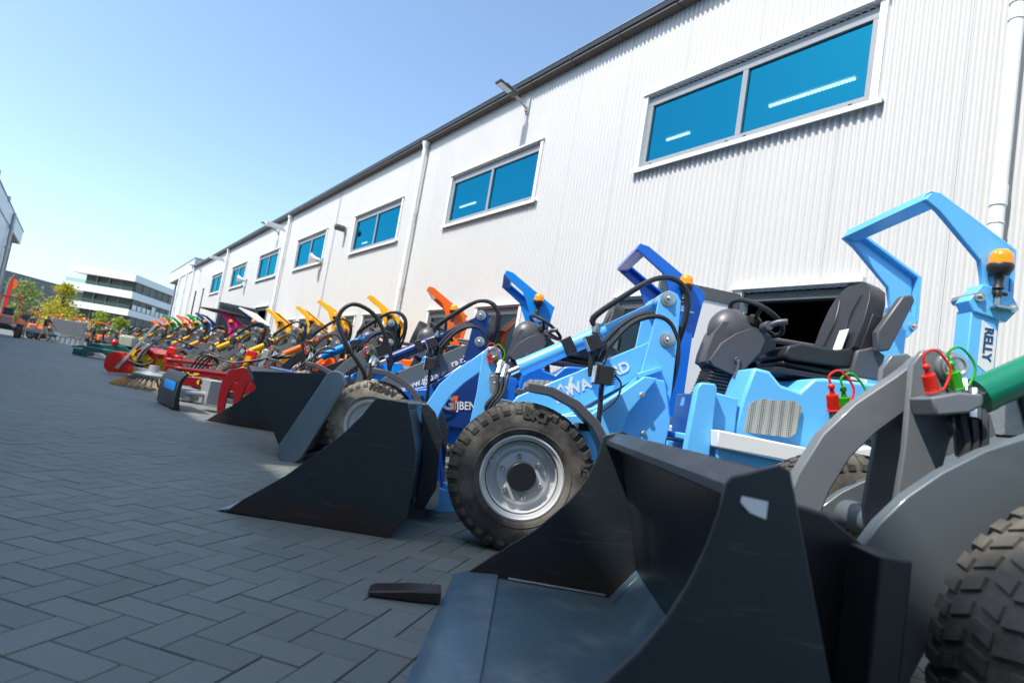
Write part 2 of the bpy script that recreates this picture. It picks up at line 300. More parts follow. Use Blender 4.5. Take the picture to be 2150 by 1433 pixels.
def glass_mat(name,tint,refl,fac):
    m=bpy.data.materials.new(name); m.use_nodes=True; n=m.node_tree.nodes; l=m.node_tree.links; n.remove(n['Principled BSDF'])
    tr=n.new('ShaderNodeBsdfTransparent'); tr.inputs[0].default_value=(*tint,1); gl=n.new('ShaderNodeBsdfGlossy'); gl.inputs['Color'].default_value=(*refl,1); gl.inputs['Roughness'].default_value=.02
    fr=n.new('ShaderNodeFresnel'); fr.inputs[0].default_value=1.5; mp=n.new('ShaderNodeMapRange'); mp.inputs['To Min'].default_value=fac; l.new(fr.outputs[0],mp.inputs['Value'])
    mx=n.new('ShaderNodeMixShader'); l.new(mp.outputs[0],mx.inputs[0]); l.new(tr.outputs[0],mx.inputs[1]); l.new(gl.outputs[0],mx.inputs[2]); l.new(mx.outputs[0],n['Material Output'].inputs[0]); return m
GLASS=glass_mat('blue solar glass',(.14,.36,.48),(.03,.52,.74),.40); GLASSD=glass_mat('dark door glass',(.3,.42,.45),(.55,.8,.85),.22)
CLEAR=glass_mat('clear glass',(.75,.88,.86),(.35,.45,.45),.03)
S0,S1,EZ=-3.,45.6,6.3
WIN=[(2.9,5.9)]+[(8.25+5.33*i,11.22+5.33*i) for i in range(6)]; WZ0,WZ1=4.17,5.17
DOOR=[(2.86,4.06)]
for i in range(7): DOOR+=[(2.84+5.3*i+1.78,2.84+5.3*i+3.06)] if i==0 else []
for i in range(1,7): DOOR+=[(8.1+5.3*(i-1),9.38+5.3*(i-1)),(9.94+5.3*(i-1),11.22+5.3*(i-1))]
DZ1=2.35
DOOR=[d for d in DOOR if not 23.5<d[0]<27.5]+[(24.35,26.2)]; BIG=len(DOOR)-1; OPEN={0,BIG}; DH=lambda i:2.95 if i==BIG else DZ1
SLOT=[(39.9,40.5),(42.6,43.2)]; SLZ=(1.2,4.6)
hall=link('workshop_hall',None); hall.matrix_world=HALL@Matrix.Translation((0,WT,0)); tag(hall,'long white corrugated metal hall with black gutter and blue windows','building')
def hall_wall():
    mb=MB(); holes=[(a,b,WZ0,WZ1) for a,b in WIN]+[(a,b,-.02,DH(i)) for i,(a,b) in enumerate(DOOR)]+[(a,b,*SLZ) for a,b in SLOT]
    p=.076; s=S0; st=[]
    while s<S1:
        nn=8 if s<12 else (6 if s<22 else 4); st+=[s+p*i/nn for i in range(nn)]; s+=p
    cuts=sorted(st+[x for h in holes for x in h[:2]])
    yy=lambda s:-.011-.011*max(-.8,min(.8,1.25*math.cos(2*math.pi*(s-S0)/p)))/.8
    for a,b in zip(cuts,cuts[1:]):
        if b-a<1e-5: continue
        m=(a+b)/2; zs=[(0,EZ+.05)]
        for h in holes:
            if h[0]<m<h[1]:
                nz=[]
                for z0,z1 in zs:
                    if h[2]>z0: nz.append((z0,min(z1,h[2])))
                    if h[3]<z1: nz.append((max(z0,h[3]),z1))
                zs=[z for z in nz if z[1]-z[0]>1e-4]
        for z0,z1 in zs: mb.add([(a,yy(a),z0),(b,yy(b),z0),(b,yy(b),z1),(a,yy(a),z1)],[(0,1,2,3)])
    o=mb.build('wall',CLAD,hall,smooth=60)
    # weld so the corrugation shades smoothly
    wd=o.modifiers.new('weld','WELD'); wd.merge_threshold=.0005
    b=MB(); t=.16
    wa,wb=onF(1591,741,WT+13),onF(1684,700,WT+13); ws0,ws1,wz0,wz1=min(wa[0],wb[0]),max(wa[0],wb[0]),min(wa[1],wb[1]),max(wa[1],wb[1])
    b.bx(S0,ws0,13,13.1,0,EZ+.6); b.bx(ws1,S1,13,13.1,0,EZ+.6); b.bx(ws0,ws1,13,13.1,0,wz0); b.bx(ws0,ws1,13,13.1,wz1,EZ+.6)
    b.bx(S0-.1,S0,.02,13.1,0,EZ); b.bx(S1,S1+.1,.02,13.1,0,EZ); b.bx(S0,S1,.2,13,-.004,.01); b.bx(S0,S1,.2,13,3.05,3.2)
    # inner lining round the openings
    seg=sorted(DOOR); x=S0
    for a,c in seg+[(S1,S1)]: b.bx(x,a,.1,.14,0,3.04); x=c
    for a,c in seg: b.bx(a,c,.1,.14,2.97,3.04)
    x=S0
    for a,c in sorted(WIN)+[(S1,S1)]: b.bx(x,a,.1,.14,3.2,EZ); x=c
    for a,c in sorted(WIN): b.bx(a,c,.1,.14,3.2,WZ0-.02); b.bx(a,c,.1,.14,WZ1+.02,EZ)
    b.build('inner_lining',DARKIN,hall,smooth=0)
    r=MB(); r.add([(S0-.15,-.02,EZ+.06),(S1+.15,-.02,EZ+.06),(S1+.15,6.5,EZ+.9),(S0-.15,6.5,EZ+.9),(S1+.15,13.2,EZ+.06),(S0-.15,13.2,EZ+.06)],[(0,1,2,3),(3,2,4,5)]); r.build('roof',DKSLATE,hall,smooth=0)
hall_wall()
g=MB(); g.bx(S0-.15,S1+.1,-.165,-.01,EZ,EZ+.02,0)
g.prism([(-.16,EZ+.021),(-.175,EZ+.05),(-.175,EZ+.13),(-.155,EZ+.13),(-.155,EZ+.055),(-.02,EZ+.055),(-.02,EZ+.021)],0,0)
g.v=g.v[:8];g.f=g.f[:6];g.m=g.m[:6]
pr=[(-.16,EZ+.021),(-.182,EZ+.045),(-.182,EZ+.125),(-.165,EZ+.125),(-.165,EZ+.055),(-.02,EZ+.055),(-.02,EZ+.021)]
n=len(pr); vs=[(S0-.15,y,z) for y,z in pr]+[(S1+.1,y,z) for y,z in pr]; g.add(vs,[tuple(range(n)),tuple(range(2*n-1,n-1,-1))]+[(i,n+i,n+(i+1)%n,(i+1)%n) for i in range(n)],1)
s=S0
while s<S1:
    g.bx(s,s+.03,-.186,-.165,EZ+.03,EZ+.13,1); g.bx(s,s+.012,-.164,-.02,EZ-.004,EZ,1); s+=1.06
g.bx(S0-.15,S1+.1,-.19,-.13,EZ+.1255,EZ+.137,2)
g.build('gutter',[SOFF,GUT,FRAME],hall,smooth=0)
def window(a,b,z0,z1,gl,door=False,fr=FRAME):
    f=MB(); w=.075; y0,y1=-.035,.06
    f.bx(a-.06,a+.012,-.045,.1,z0-.02,z1+.03,1); f.bx(b-.012,b+.06,-.045,.1,z0-.02,z1+.03,1)         # white reveals
    f.bx(a-.075,b+.075,-.07,.1,z1+.032,z1+.062,1)                                                        # drip flashing
    a2,b2=a+.013,b-.013; zt=z1-.006
    f.bx(a2,b2,.0,y1,zt-w-.035,zt,0); f.bx(a2,b2,.0,y1,z0+.003,z0+w+.01,0); f.bx(a2,a2+w,.002,y1-.002,z0+w+.012,zt-w-.037,0); f.bx(b2-w,b2,.002,y1-.002,z0+w+.012,zt-w-.037,0)
    mid=(a+b)/2; f.bx(mid-.035,mid+.035,.002,y1-.002,z0+w+.012,zt-w-.037,0)
    for q in(a+.2,mid-.12,mid+.12,b-.2): f.bx(q,q+.035,-.002,.0,z0+.035,z0+.05,2)
    o=f.build('window' if not door else 'door',[fr,WHITEC,GUT],hall,bevel=.003,smooth=0)
    for x0,x1 in((a2+w,mid-.035),(mid+.035,b2-w)):
        p=MB(); p.add([(x0,.03,z0+w+.012),(x1,.03,z0+w+.012),(x1,.03,zt-w-.037),(x0,.03,zt-w-.037)],[(0,1,2,3)]); p.build('pane',gl,o,smooth=0)
    if not door:
        s_=MB(); s_.bx(a-.12,b+.07,-.085,.0,z0-.045,z0-.021); s_.bx(a-.12,b+.07,-.085,-.07,z0-.075,z0-.0455); s_.build('sill',WHITEC,o,bevel=.003,smooth=0)
    return o
for i,(a,b) in enumerate(WIN): window(a,b,WZ0,WZ1,GLASS)
DZ0=DZ1
for i,(a,b) in enumerate(DOOR):
    DZ1=DH(i)
    if i in OPEN:
        f=MB(); f.bx(a-.06,a+.04,-.045,.1,0,DZ1+.02,0); f.bx(b-.04,b+.06,-.045,.1,0,DZ1+.02,1); f.bx(a+.041,b-.041,.0,.1,DZ1-.1,DZ1-.01,0); f.bx(a-.1,b+.1,-.075,.1,DZ1+.022,DZ1+.075,1)
        o=f.build('door',[DOORG,WHITEC],hall,bevel=.004,smooth=0)
        ang=R_(-62 if i==0 else -70); L=b-a-.1; hx,hy=b-.05,-.05
        if i==0: hx=b-.02; dirv=Vector((.42,-.907,0)).normalized(); L*=.84
        else: dirv=Vector((.12,-.99,0)).normalized(); L*=.75
        nv=Vector((dirv.y,-dirv.x,0)); M=Matrix(((dirv.x,nv.x,0),(dirv.y,nv.y,0),(0,0,1)))
        lf=MB()
        def B(x0,x1,y0,y1,z0,z1,mi): lf.box(Vector((hx,hy,0))+M@Vector(((x0+x1)/2,(y0+y1)/2,(z0+z1)/2)),(x1-x0,y1-y0,z1-z0),M,mi)
        B(0,L,-.03,.03,DZ1-.16,DZ1-.03,0); B(0,.11,-.03,.03,.03,DZ1-.161,0); B(L-.11,L,-.03,.03,.03,DZ1-.161,0); B(.111,L-.111,-.03,.03,.03,.2,0)
        q=.112; kk=0
        while q<L-.112:
            e=min(q+.038,L-.112); B(q,e,-.018 if kk%2 else -.024,.018,.201,DZ1-.162,1); q=e; kk+=1
        lf.build('leaf',[DOORG,WHITEC if i==0 else DKSLATE],o,smooth=0)
    else: window(a,b,.0,DZ1,GLASSD,True,DOORG)
for a,b in SLOT:
    f=MB(); f.bx(a,b,.02,.06,SLZ[0],SLZ[1],0); f.bx(a-.04,b+.04,-.05,.0,SLZ[1]+.01,SLZ[1]+.05,1); f.build('slit_window',[GUT,FRAME],hall,smooth=0)
for q in(1.78,12.66,23.3,34.2,44.9):
    d=MB(); y=-.11; d.cyl((q,y,.05),(q,y,EZ-.03),.052,n=18); d.lathe([(0,.055),(.1,.085),(.14,.09)],(q,y,EZ-.14),(0,0,1),18)
    for z in(1.2,2.9,4.6): d.cyl((q,y,z),(q,y,z+.16),.06,n=18); d.bx(q-.012,q+.012,y+.05,0,z-.16,z-.13); d.torus((q,y,z-.145),(0,0,1),.053,.006,18,6)
    d.build('downpipe',WHITEC,hall)
d=MB()
for q in(18.2,):
    d.bx(q-.06,q+.06,-.024,-.019,0,EZ-.02)
d.build('corner_flashing',CONC,hall,smooth=0)
# ceiling lamps seen through the upper windows
lit=mat('lit tube',(1,1,1),.5,0,0,emit=((1,.55,.4),3.6))
for i,(pa,pb,t) in enumerate([((1615,225),(1800,166),1.6),((1400,294),(1452,281),1.9),((966,435),(1000,427),2.4),((760,513),(772,508),2.4)]):
    sa,za=onF(*pa,WT+t); sb,zb=onF(*pb,WT+t); L=abs(sa-sb); s=(sa+sb)/2
    o=thing('ceiling_lamp',['long lit tube lamp seen through right pane of nearest window','short lit tube lamp seen through left pane of nearest window','lit tube lamp seen through second upper window','faint lit tube lamp seen through third upper window'][i],'lamp',FP(s,WT+t,(za+zb)/2),0,'lamps inside the hall'); o.rotation_euler=HROT
    m=MB(); m.bx(-L/2,L/2,-.06,.06,.03,.06); m.build('housing',FRAME,o,smooth=0)
    m=MB()
    for k in range(int(L/.05)): m.bx(-L/2+k*.05,-L/2+k*.05+.033,-.02,.02,0,.029)
    m.build('tube',lit,o,smooth=0)
# wall fittings
def wall_lamp(s,z,label,rz=0):
    o=thing('wall_lamp',label,'lamp',FP(s,WT,z),0,'floodlights under the hall gutter'); o.rotation_euler=HROT
    b=MB(); b.bx(-.045,.045,-.05,-.019,-.16,.12); b.cyl((0,-.05,-.1),(0,-.08,-.1),.03,n=12); b.build('bracket',CONC,o,bevel=.004)
    b=MB(); b.tube([(0,-.05,-.06),(0,-.12,-.03),(0,-.25,.03),(0,-.34,.06)],.026,10); b.build('arm',CONC,o)
    M=Matrix.Rotation(R_(-14),3,'X'); b=MB(); c=Vector((0,-.52,.10))
    b.box(c,(.17,.42,.035),M,0); b.box(c+M@Vector((0,.06,.035)),(.12,.26,.034),M,0)
    for k in range(6): b.box(c+M@Vector((0,-.05+k*.045,.06)),(.13,.008,.03),M,0)
    h=b.build('lamp_head',PLAS,o,bevel=.008)
    b=MB(); b.box(c+M@Vector((0,-.05,-.0195)),(.13,.24,.004),M,0); b.build('lens',LENS,h,smooth=0)
wall_lamp(8.85,6.0,'led floodlight on arm above the second upper window'); 
s_,z_=onF(588,486,WT); wall_lamp(s_,z_,'led floodlight on arm near the second downpipe from the right'); s_,z_=onF(424,566,WT); wall_lamp(s_,z_,'led floodlight on arm at the far end of the gutter')
def wall_cam(px,py,label,kind):
    s,z=onF(px,py,WT); o=thing('wall_camera' if kind!='horn' else 'horn_speaker',label,'camera' if kind!='horn' else 'speaker',FP(s,WT,z),0,None); o.rotation_euler=HROT; L={'long':.62,'short':.26,'horn':.3}[kind]; sc_=1.
    b=MB(); b.bx(-.05,.05,-.06,-.02,-.1,.08); b.tube([(0,-.06,-.02),(0,-.16,-.06),(0,-.2,.0)],.02,8,3); b.build('bracket',CONC,o)
    b=MB()
    if kind=='horn': b.lathe([(0,.05),(.08,.055),(.2,.11),(.28,.17),(.28,.16),(.2,.09),(.1,.04)],(0,-.12,0),(-.5,-.86,.05),20)
    elif kind=='long': b.box((-.0,-.2-L/2,.03),(.16,L,.15)); b.cyl((0,-.2-L,.03),(0,-.21-L,.03),.05,n=14)
    else: b.cyl((0,-.08,.02),(0,-.08-L,.02),.09,n=16); b.cyl((0,-.08-L,.02),(0,-.1-L,.02),.075,.06,n=16)
    b.build('body',PLAS if kind=='short' else WHITEC,o,bevel=.01)
wall_cam(606,484,'long white camera housing beside the second downpipe','long'); wall_cam(728,484,'small dark cylindrical camera right of the third upper window','short'); wall_cam(679,548,'white horn speaker under the corner of the fourth upper window','horn')
wall_cam(478,549,'long white camera housing beside the third downpipe','long'); wall_cam(519,589,'white horn speaker under the fifth upper window','horn')
# ------------------------------------------------------------------ wheels
MESHES={}
def wheel_parts(r=.385,wd=.30,rr=.212,lugs=34,key='a',hi=True):
    k=('wheel',key)
    if k in MESHES: return MESHES[k]
    h=wd/2; n=64 if hi else 36
    t=MB(); prof=[(-h+.035,rr-.004),(-h+.012,rr+.012),(-h+.004,rr+.03),(-h,rr+.055),(-h+.003,rr+.085),(-h+.012,r-.055),(-h+.022,r-.036),(-h+.05,r-.015),(-h*.4,r-.009),(0,r-.008)]
    prof=prof+[(-a,b) for a,b in prof[::-1][1:]]+[(.1,rr-.03),(-.1,rr-.03)]
    t.lathe(prof,n=n,closed=True)
    # a raised line on the side wall
    t.torus((0,-h+.0035,0),(0,1,0),rr+.035,.004,n,6)
    rnd=random.Random(3)
    for q in range(lugs):
        a=2*math.pi*q/lugs
        for sd in(-1,1):
            aa=a+(math.pi/lugs if sd>0 else 0); c,s=math.cos(aa),math.sin(aa); tg=Vector((-s,0,c)); rd=Vector((c,0,s)); ax=Vector((0,1,0))
            def blk(y0,y1,r0,r1,w0,w1,sk=0):   # a lug: two ends across the tread
                vs=[]
                for y,rt,w_,dz in((y0,r0,w0,0),(y1,r1,w1,sk)):
                    for tt in(-w_/2,w_/2):
                        for e,sh in((-.022,1.),(0,.84)): vs.append(rd*(rt+e)+tg*(tt*sh+dz)+ax*y)
                t.add(vs,[(0,1,3,2),(4,6,7,5),(1,5,7,3),(0,4,5,1),(2,3,7,6),(0,2,6,4)])
            W=2*math.pi*r/lugs
            blk(sd*(h-.006),sd*(h*.74),r-.037,r-.011,W*.50,W*.62)
            blk(sd*(h*.74),sd*(h*.45),r-.009,r-.003,W*.66,W*.62,W*.18)
            if hi: blk(sd*(h*.38),sd*(h*.06),r-.003,r-.001,W*.7,W*.6,-W*.25)
            if not hi: blk(sd*(h*.38),sd*(h*.06),r-.003,r-.001,W*.7,W*.6,0)
    m=bpy.data.meshes.new('tyre')
    m.from_pydata(t.v,[],t.f); m.materials.append(RUBD if key in('d',) else RUB); m.polygons.foreach_set('use_smooth',[True]*len(t.f)); m.set_sharp_from_angle(angle=R_(32))
    rm=MB(); rm.lathe([(-h+.03,rr+.006),(-h+.018,rr+.004),(-h+.016,rr-.004),(-h+.03,rr-.010),(-h+.034,rr-.022),(-h+.06,rr-.026),(-h+.064,rr-.034),(-h+.1,rr-.038),(-h+.104,rr*.70),(-h+.098,rr*.64),(-h+.082,rr*.6),(-h+.078,rr*.36),(-h+.078,.0)],n=n,caps=False)
    rm.lathe([(h-.03,rr+.006),(h-.02,rr-.006),(h-.06,rr-.03),(0,rr-.05)],n=n,caps=False)
    m2=bpy.data.meshes.new('rim'); m2.from_pydata(rm.v,[],rm.f); m2.materials.append(RIM); m2.polygons.foreach_set('use_smooth',[True]*len(rm.f)); m2.set_sharp_from_angle(angle=R_(38))
    hb=MB(); hb.lathe([(-h+.085,rr*.36),(-h+.05,rr*.355),(-h+.044,rr*.33),(-h+.044,.0)],n=32,mi=0)
    for q in range(6):
        a=2*math.pi*q/6+.52; c=(rr*.5*math.cos(a),0,rr*.5*math.sin(a))
        hb.lathe([(-h+.082,.012),(-h+.078,.0145),(-h+.06,.0135),(-h+.052,.007),(-h+.052,0)],(c[0],0,c[2]),n=6,mi=1)
    hb.cyl((-.155,-h+.09,-.075),(-.155,-h+.03,-.08),.012,n=8,mi=1)
    m3=bpy.data.meshes.new('hub'); m3.from_pydata(hb.v,[],hb.f); m3.materials.append(P_BLACK); m3.materials.append(STEEL); m3.polygons.foreach_set('material_index',hb.m); m3.polygons.foreach_set('use_smooth',[True]*len(hb.f)); m3.set_sharp_from_angle(angle=R_(30))
    MESHES[k]=(m,m2,m3); return MESHES[k]
def wheel(parent,x,y,z,key='a',hi=True,spin=0.,mark=None,**kw):
    ms=wheel_parts(key=key,hi=hi,**kw); flip=y>0
    o=link('wheel',ms[2],parent,(x,y,z),(0,spin,math.pi if flip else 0))
    ty=link('tyre',ms[0],o); link('rim',ms[1],o)
    if mark:
        for body,sz,a,rad in mark:
            tl=text(body,sz,(0,0,0),ty,RUBT,0,.0035,'lettering',align='CENTER',bold=.004)
            ph=R_(a)-spin*0; cx,cz=rad*math.sin(ph),rad*math.cos(ph); wdt=kw.get('wd',.3)
            tl.matrix_local=Matrix.Rotation(-spin,4,'Y')@Matrix.Translation((cx,-wdt/2+.0005,cz))@Matrix.Rotation(R_(90),4,'X')@Matrix.Rotation(-ph,4,'Z')
    return o
RUBT=mat('raised tyre lettering rubber',(.06,.054,.047),.8,0,.2,9)
# ------------------------------------------------------------------ reusable parts in loader coordinates: x to the rear, y away from the camera, z up, origin under the mast
def pin(mb,x,z,y0,y1,r=.032,mi=0,nut=True):
    mb.cyl((x,y0,z),(x,y1,z),r,n=18,mi=mi)
    if nut: mb.lathe([(0,r*.5),(-.012,r*.5),(-.016,r*.3),(-.016,0)],(x,y0,z),(0,1,0),8,mi=mi)
def work_light(parent,x,y,z,stalk=None,tilt=0.,s=1.):
    b=MB(); M=Matrix.Rotation(tilt,3,'Y')
    P=lambda v:Vector((x,y,z))+M@(Vector(v)*s)
    b.box(P((0,0,0)),(.085*s,.11*s,.105*s),M)
    for k in range(7): b.box(P((.05,0,-.042+k*.014)),(.03*s,.10*s,.006*s),M)
    b.box(P((-.047,0,0)),(.012*s,.12*s,.115*s),M)
    if stalk: b.box(P((0,0,-.07)),(.02*s,.05*s,.05*s),M); b.tube([(x,y,z-.07*s),(x+.01,y,z-.2),stalk],.016,8,3); b.tube([(x+.06*s,y-.02,z+.01),(x+.1*s,y-.03,z-.03),(x+.09*s,y-.03,z-.12),(x+.02,y-.02,z-.2)],.007,6)
    o=b.build('work_light',DPLAS,parent,bevel=.006*s)
    l=MB(); l.box(P((-.055,0,0)),(.006*s,.1*s,.095*s),M); l.build('lens',LENS,o,smooth=0)
    return o
def beacon(parent,x,y,z,post=True):
    b=MB()
    if post:
        b.cyl((x,y,z-.22),(x,y,z-.09),.012,n=10,mi=1); b.lathe([(-.17,.02),(-.15,.024),(-.13,.017),(-.12,.03),(-.09,.02),(-.06,.026),(-.03,.03)],(x,y,z),(0,0,1),14,mi=0); b.cyl((x-.03,y,z-.15),(x+.045,y-.01,z-.15),.011,n=8,mi=0)
        b.bx(x-.02,x+.10,y-.03,y+.03,z-.235,z-.222,1)
    b.lathe([(-.04,.03),(-.035,.05),(-.01,.063),(.012,.066),(.02,.062)],(x,y,z),(0,0,1),22,mi=0)
    o=b.build('beacon',[DPLAS,STEEL],parent)
    d=MB(); d.lathe([(.02,.062),(.032,.063),(.036,.059),(.06,.059),(.085,.054),(.103,.04),(.112,.018),(.114,0)],(x,y,z),(0,0,1),22); d.build('lens',AMBER,o)
    return o
def caps(parent,x,y,z,cols=(0,1),s=1.,d=(-.35,-.25,1)):
    d=Vector(d).normalized(); o=None
    for k,c in enumerate(cols):
        c_=CAPG if c else CAPR; p=Vector((x+.05*k*s,y+.02*k*s,z)); b=MB()
        b.cyl(p-d*.03*s,p,.017*s,n=12,mi=1); b.cyl(p,p+d*.045*s,.0205*s,.019*s,n=14,mi=0); b.cyl(p+d*.045*s,p+d*.07*s,.009*s,.006*s,n=10,mi=0); b.ball(p+d*.072*s,.0115*s,10,0)
        q=p+d*.078*s; b.tube([q,q+Vector((-.01,0,.03))*s,q+Vector((.02,-.01,.05))*s,q+Vector((.07,-.01,.0))*s,q+Vector((.06,-.01,-.06))*s,p+Vector((.02,-.02,0))*s],.0042*s,6,4,0)
        b.torus(p-d*.008*s,d,.02*s,.004*s,14,6,0)
        o=b.build('coupling_cap',[c_,STEEL],parent)
    return o
BUCKET=[(-2.2,.006),(-2.13,.075),(-2.03,.155),(-1.95,.22),(-1.87,.30),(-1.79,.38),(-1.71,.47),(-1.645,.56),(-1.6,.64),(-1.585,.66),(-1.43,.66),(-1.40,.58),(-1.345,.42),(-1.335,.12),(-1.42,.0)]
BUCKET0=[(-2.2,.006),(-2.11,.09),(-2.03,.16),(-1.94,.235),(-1.87,.315),(-1.82,.375),(-1.785,.43),(-1.757,.49),(-1.737,.55),(-1.724,.61),(-1.72,.655),(-1.713,.67),(-1.64,.70),(-1.622,.695),(-1.52,.38),(-1.42,.04),(-1.5,.0)]
def bucket(parent,y0=-.82,y1=.82,dark=BUCK,floor=BUCKF,wear=True,name='bucket',near=False):
    b=MB(); t=.014; out=BUCKET0 if near else BUCKET
    for a,c in((y0,y0+t),(y1-t,y1)): b.prism(out,a,c,0)
    # floor, folded back sheet, upper box rail
    if near: fl=[(-2.19,.004),(-1.58,.004),(-1.49,.13),(-1.545,.34),(-1.635,.63)]
    else: fl=[(-2.19,.004),(-1.42,.004)]+[(-1.545+.19*math.sin(R_(a)),.2-.196*math.cos(R_(a))) for a in(20,40,60,80)]+[(-1.37,.45),(-1.43,.62)]
    inn=[(x-(.014 if i>1 else 0),z+(.014 if i<3 else .006)) for i,(x,z) in enumerate(fl)]
    b.prism(fl[:3]+inn[:3][::-1],y0+t,y1-t,1); b.prism(fl[2:]+inn[2:][::-1],y0+t,y1-t,0)
    rl=[(-1.705,.632),(-1.702,.652),(-1.66,.69),(-1.64,.686),(-1.645,.625)] if near else [(-1.60,.655),(-1.59,.60),(-1.555,.59),(-1.44,.60),(-1.43,.655)]
    b.prism(rl,y0+t,y1-t,0)
    if near:
        for a,c in((y0+t,y0+.09),(y1-.09,y1-t)): b.prism([(-1.60,.016),(-1.50,.016),(-1.485,.12),(-1.50,.15)],a,c,1)
    for yy in(-.30,.30):
        g=[(-1.60,.66),(-1.52,.66),(-1.42,.60),(-1.33,.45),(-1.28,.2),(-1.33,.07),(-1.42,.07),(-1.47,.14),(-1.53,.36)] if near else [(-1.42,.66),(-1.38,.66),(-1.33,.62),(-1.27,.5),(-1.25,.2),(-1.3,.07),(-1.355,.07),(-1.35,.3)]
        b.prism(g,yy-.012,yy+.012)
    o=b.build(name,[dark,floor],parent,bevel=.003,seg=1)
    if near or wear:
        rw=random.Random(5)
        for yy in(y0+t+.004,y1-t-.004):
            wd=MB(); wd.tube([(x+rw.uniform(-.003,.003),yy+rw.uniform(-.002,.002),z+.004) for x,z in [(-2.02+.045*k,.02) for k in range(10 if near else 12)]],.006,6,2); wd.build('weld_seam',WORN,o)
    e=MB(); e.prism([(-2.245,.003),(-2.06,.0185),(-2.06,.032),(-2.2,.02)],y0+.004,y1-.004); e.build('cutting_edge',floor,o,bevel=.002,seg=1)
    return o
def loader(name,label,x,y,body,boomc,cylc,ropsc,mastc=None,rz=0,full=True,rops='loop',buck=None,hi=True,legc=None,seed=0,attach=True,mark=None,twin=False,dusty=False,wx=-.81,leverc=None,frontc=None):
    T=thing(name,label,'loader',(x,y,0),rz,'compact loaders parked in a row'); mastc=mastc or boomc; leverc=leverc or boomc; frontc=frontc or body
    rnd=random.Random(seed)
    # front frame with facets
    b=MB(); b.prism([(-.98,.30),(-.98,.46),(-.62,.72),(-.42,.80),(-.15,1.03),(-.02,1.03),(.05,.8),(.02,.3)],-.235,.235); b.prism([(-.70,.70),(-.44,.76),(-.16,1.03),(-.08,1.03),(-.22,.80),(-.3,.42),(-.62,.42)],-.30,-.236); b.bx(-.92,-.68,-.5,.5,.30,.44)
    b.build('front_frame',frontc,T,bevel=.008)
    # mast plates
    b=MB(); ml=[(-.115,1.50),(-.105,1.555),(-.06,1.585),(-.005,1.57),(.022,1.53),(.035,1.3),(.045,.95),(.0,.62),(-.36,.62),(-.42,.76),(-.16,1.05),(-.13,1.28)]
    for yy in(-.19,.17): b.prism(ml,yy,yy+.022)
    b.bx(-.03,.03,-.168,.17,1.05,1.2)
    b.prism([(-.19,1.045),(-.05,1.11),(-.04,1.085),(-.18,1.015)],-.235,-.19)
    m_=b.build('mast',mastc,T,bevel=.004)
    for px,pz in((-.06,1.53),(-.03,1.28),(.0,.86)): p=MB(); p.lathe([(0,.048),(-.006,.048),(-.008,.04),(-.008,0)],(px,-.19,pz),(0,1,0),24); pin(p,px,pz,-.212,.2,.026); p.build('pivot_pin',STEEL,m_)
    # boom
    b=MB(); bo=[(.02,1.345),(-.86,.80),(-1.06,.56),(-1.17,.28),(-1.2,.17),(-1.27,.19),(-1.33,.14),(-1.31,.06),(-1.24,.04),(-1.1,.06),(-1.02,.18),(-.94,.42),(-.70,.62),(.0,1.15),(.055,1.2),(.06,1.3)]
    if twin:
        bo=[(.02,1.345),(-.62,1.06),(-1.13,.80),(-1.22,.735),(-1.29,.67),(-1.345,.60),(-1.395,.51),(-1.42,.43),(-1.42,.1),(-1.30,.04),(-1.24,.1),(-1.24,.28),(-1.2,.38),(-1.1,.54),(-.95,.66),(.05,1.2)]
        b.prism(bo,-.40,-.36); b.prism([(.02,1.345),(-.62,.95),(-.95,.69),(-1.05,.62),(-1.13,.54),(-1.2,.44),(-1.3,.2),(-1.3,.04),(-1.24,.04),(-1.2,.1),(-1.14,.3),(-1.05,.46),(-.9,.58),(.05,1.2)],.36,.40)
        b.prism([(-.94,.66),(-.86,.60),(-.2,1.06),(-.2,1.12)],-.36,.36); b.cyl((-1.27,-.42,.12),(-1.27,.42,.12),.05,n=18); b.cyl((-1.02,-.36,.55),(-1.02,.36,.55),.05,n=18)
    else: b.prism(bo,-.155,-.12); b.prism(bo,.12,.155); b.prism([(-.02,1.31),(-.86,.788),(-1.05,.55),(-1.1,.42),(-.96,.46),(-.70,.65),(-.02,1.13)],-.12,.12)
    bm=b.build('boom',boomc,T,bevel=.004)
    # tilt cylinder
    b=MB(); b.cyl((-.88,0,.975),(-.40,0,1.285),.052,n=24); b.cyl((-.44,0,1.26),(-.38,0,1.30),.056,n=24); b.cyl((-.41,0,1.28),(-.06,0,1.525),.036,n=20); b.cyl((-.06,-.16,1.53),(-.06,.16,1.53),.05,n=18); b.cyl((-.885,0,.972),(-.86,0,.988),.055,n=24)
    cy=b.build('tilt_cylinder',cylc,T)
    b=MB(); b.cyl((-1.03,0,.875),(-.87,0,.98),.024,n=18); b.cyl((-1.03,-.05,.873),(-1.03,.05,.873),.036,n=16); b.build('rod',CHROME,cy)
    b=MB(); b.box((-.60,-.0,1.16),(.07,.13,.11),Matrix.Rotation(R_(-33),3,'Y')); b.build('clamp',DPLAS,cy,bevel=.006)
    # bell crank and link
    b=MB(); lv=[(-1.12,1.03),(-1.09,1.07),(-1.04,1.075),(-1.005,1.04),(-1.0,.97),(-.965,.90),(-.985,.82),(-1.04,.80),(-1.08,.60),(-1.05,.46),(-.98,.42),(-.94,.47),(-.98,.52)]
    lv=[(-1.125,1.02),(-1.10,1.065),(-1.055,1.078),(-1.015,1.055),(-1.0,1.0),(-.985,.93),(-.975,.87),(-1.0,.83),(-1.02,.70),(-.99,.52),(-1.03,.44),(-1.1,.47),(-1.13,.6),(-1.12,.78)]
    for yy in(-.085,.062): b.prism(lv,yy,yy+.023)
    b.build('bell_crank',leverc,T,bevel=.004)
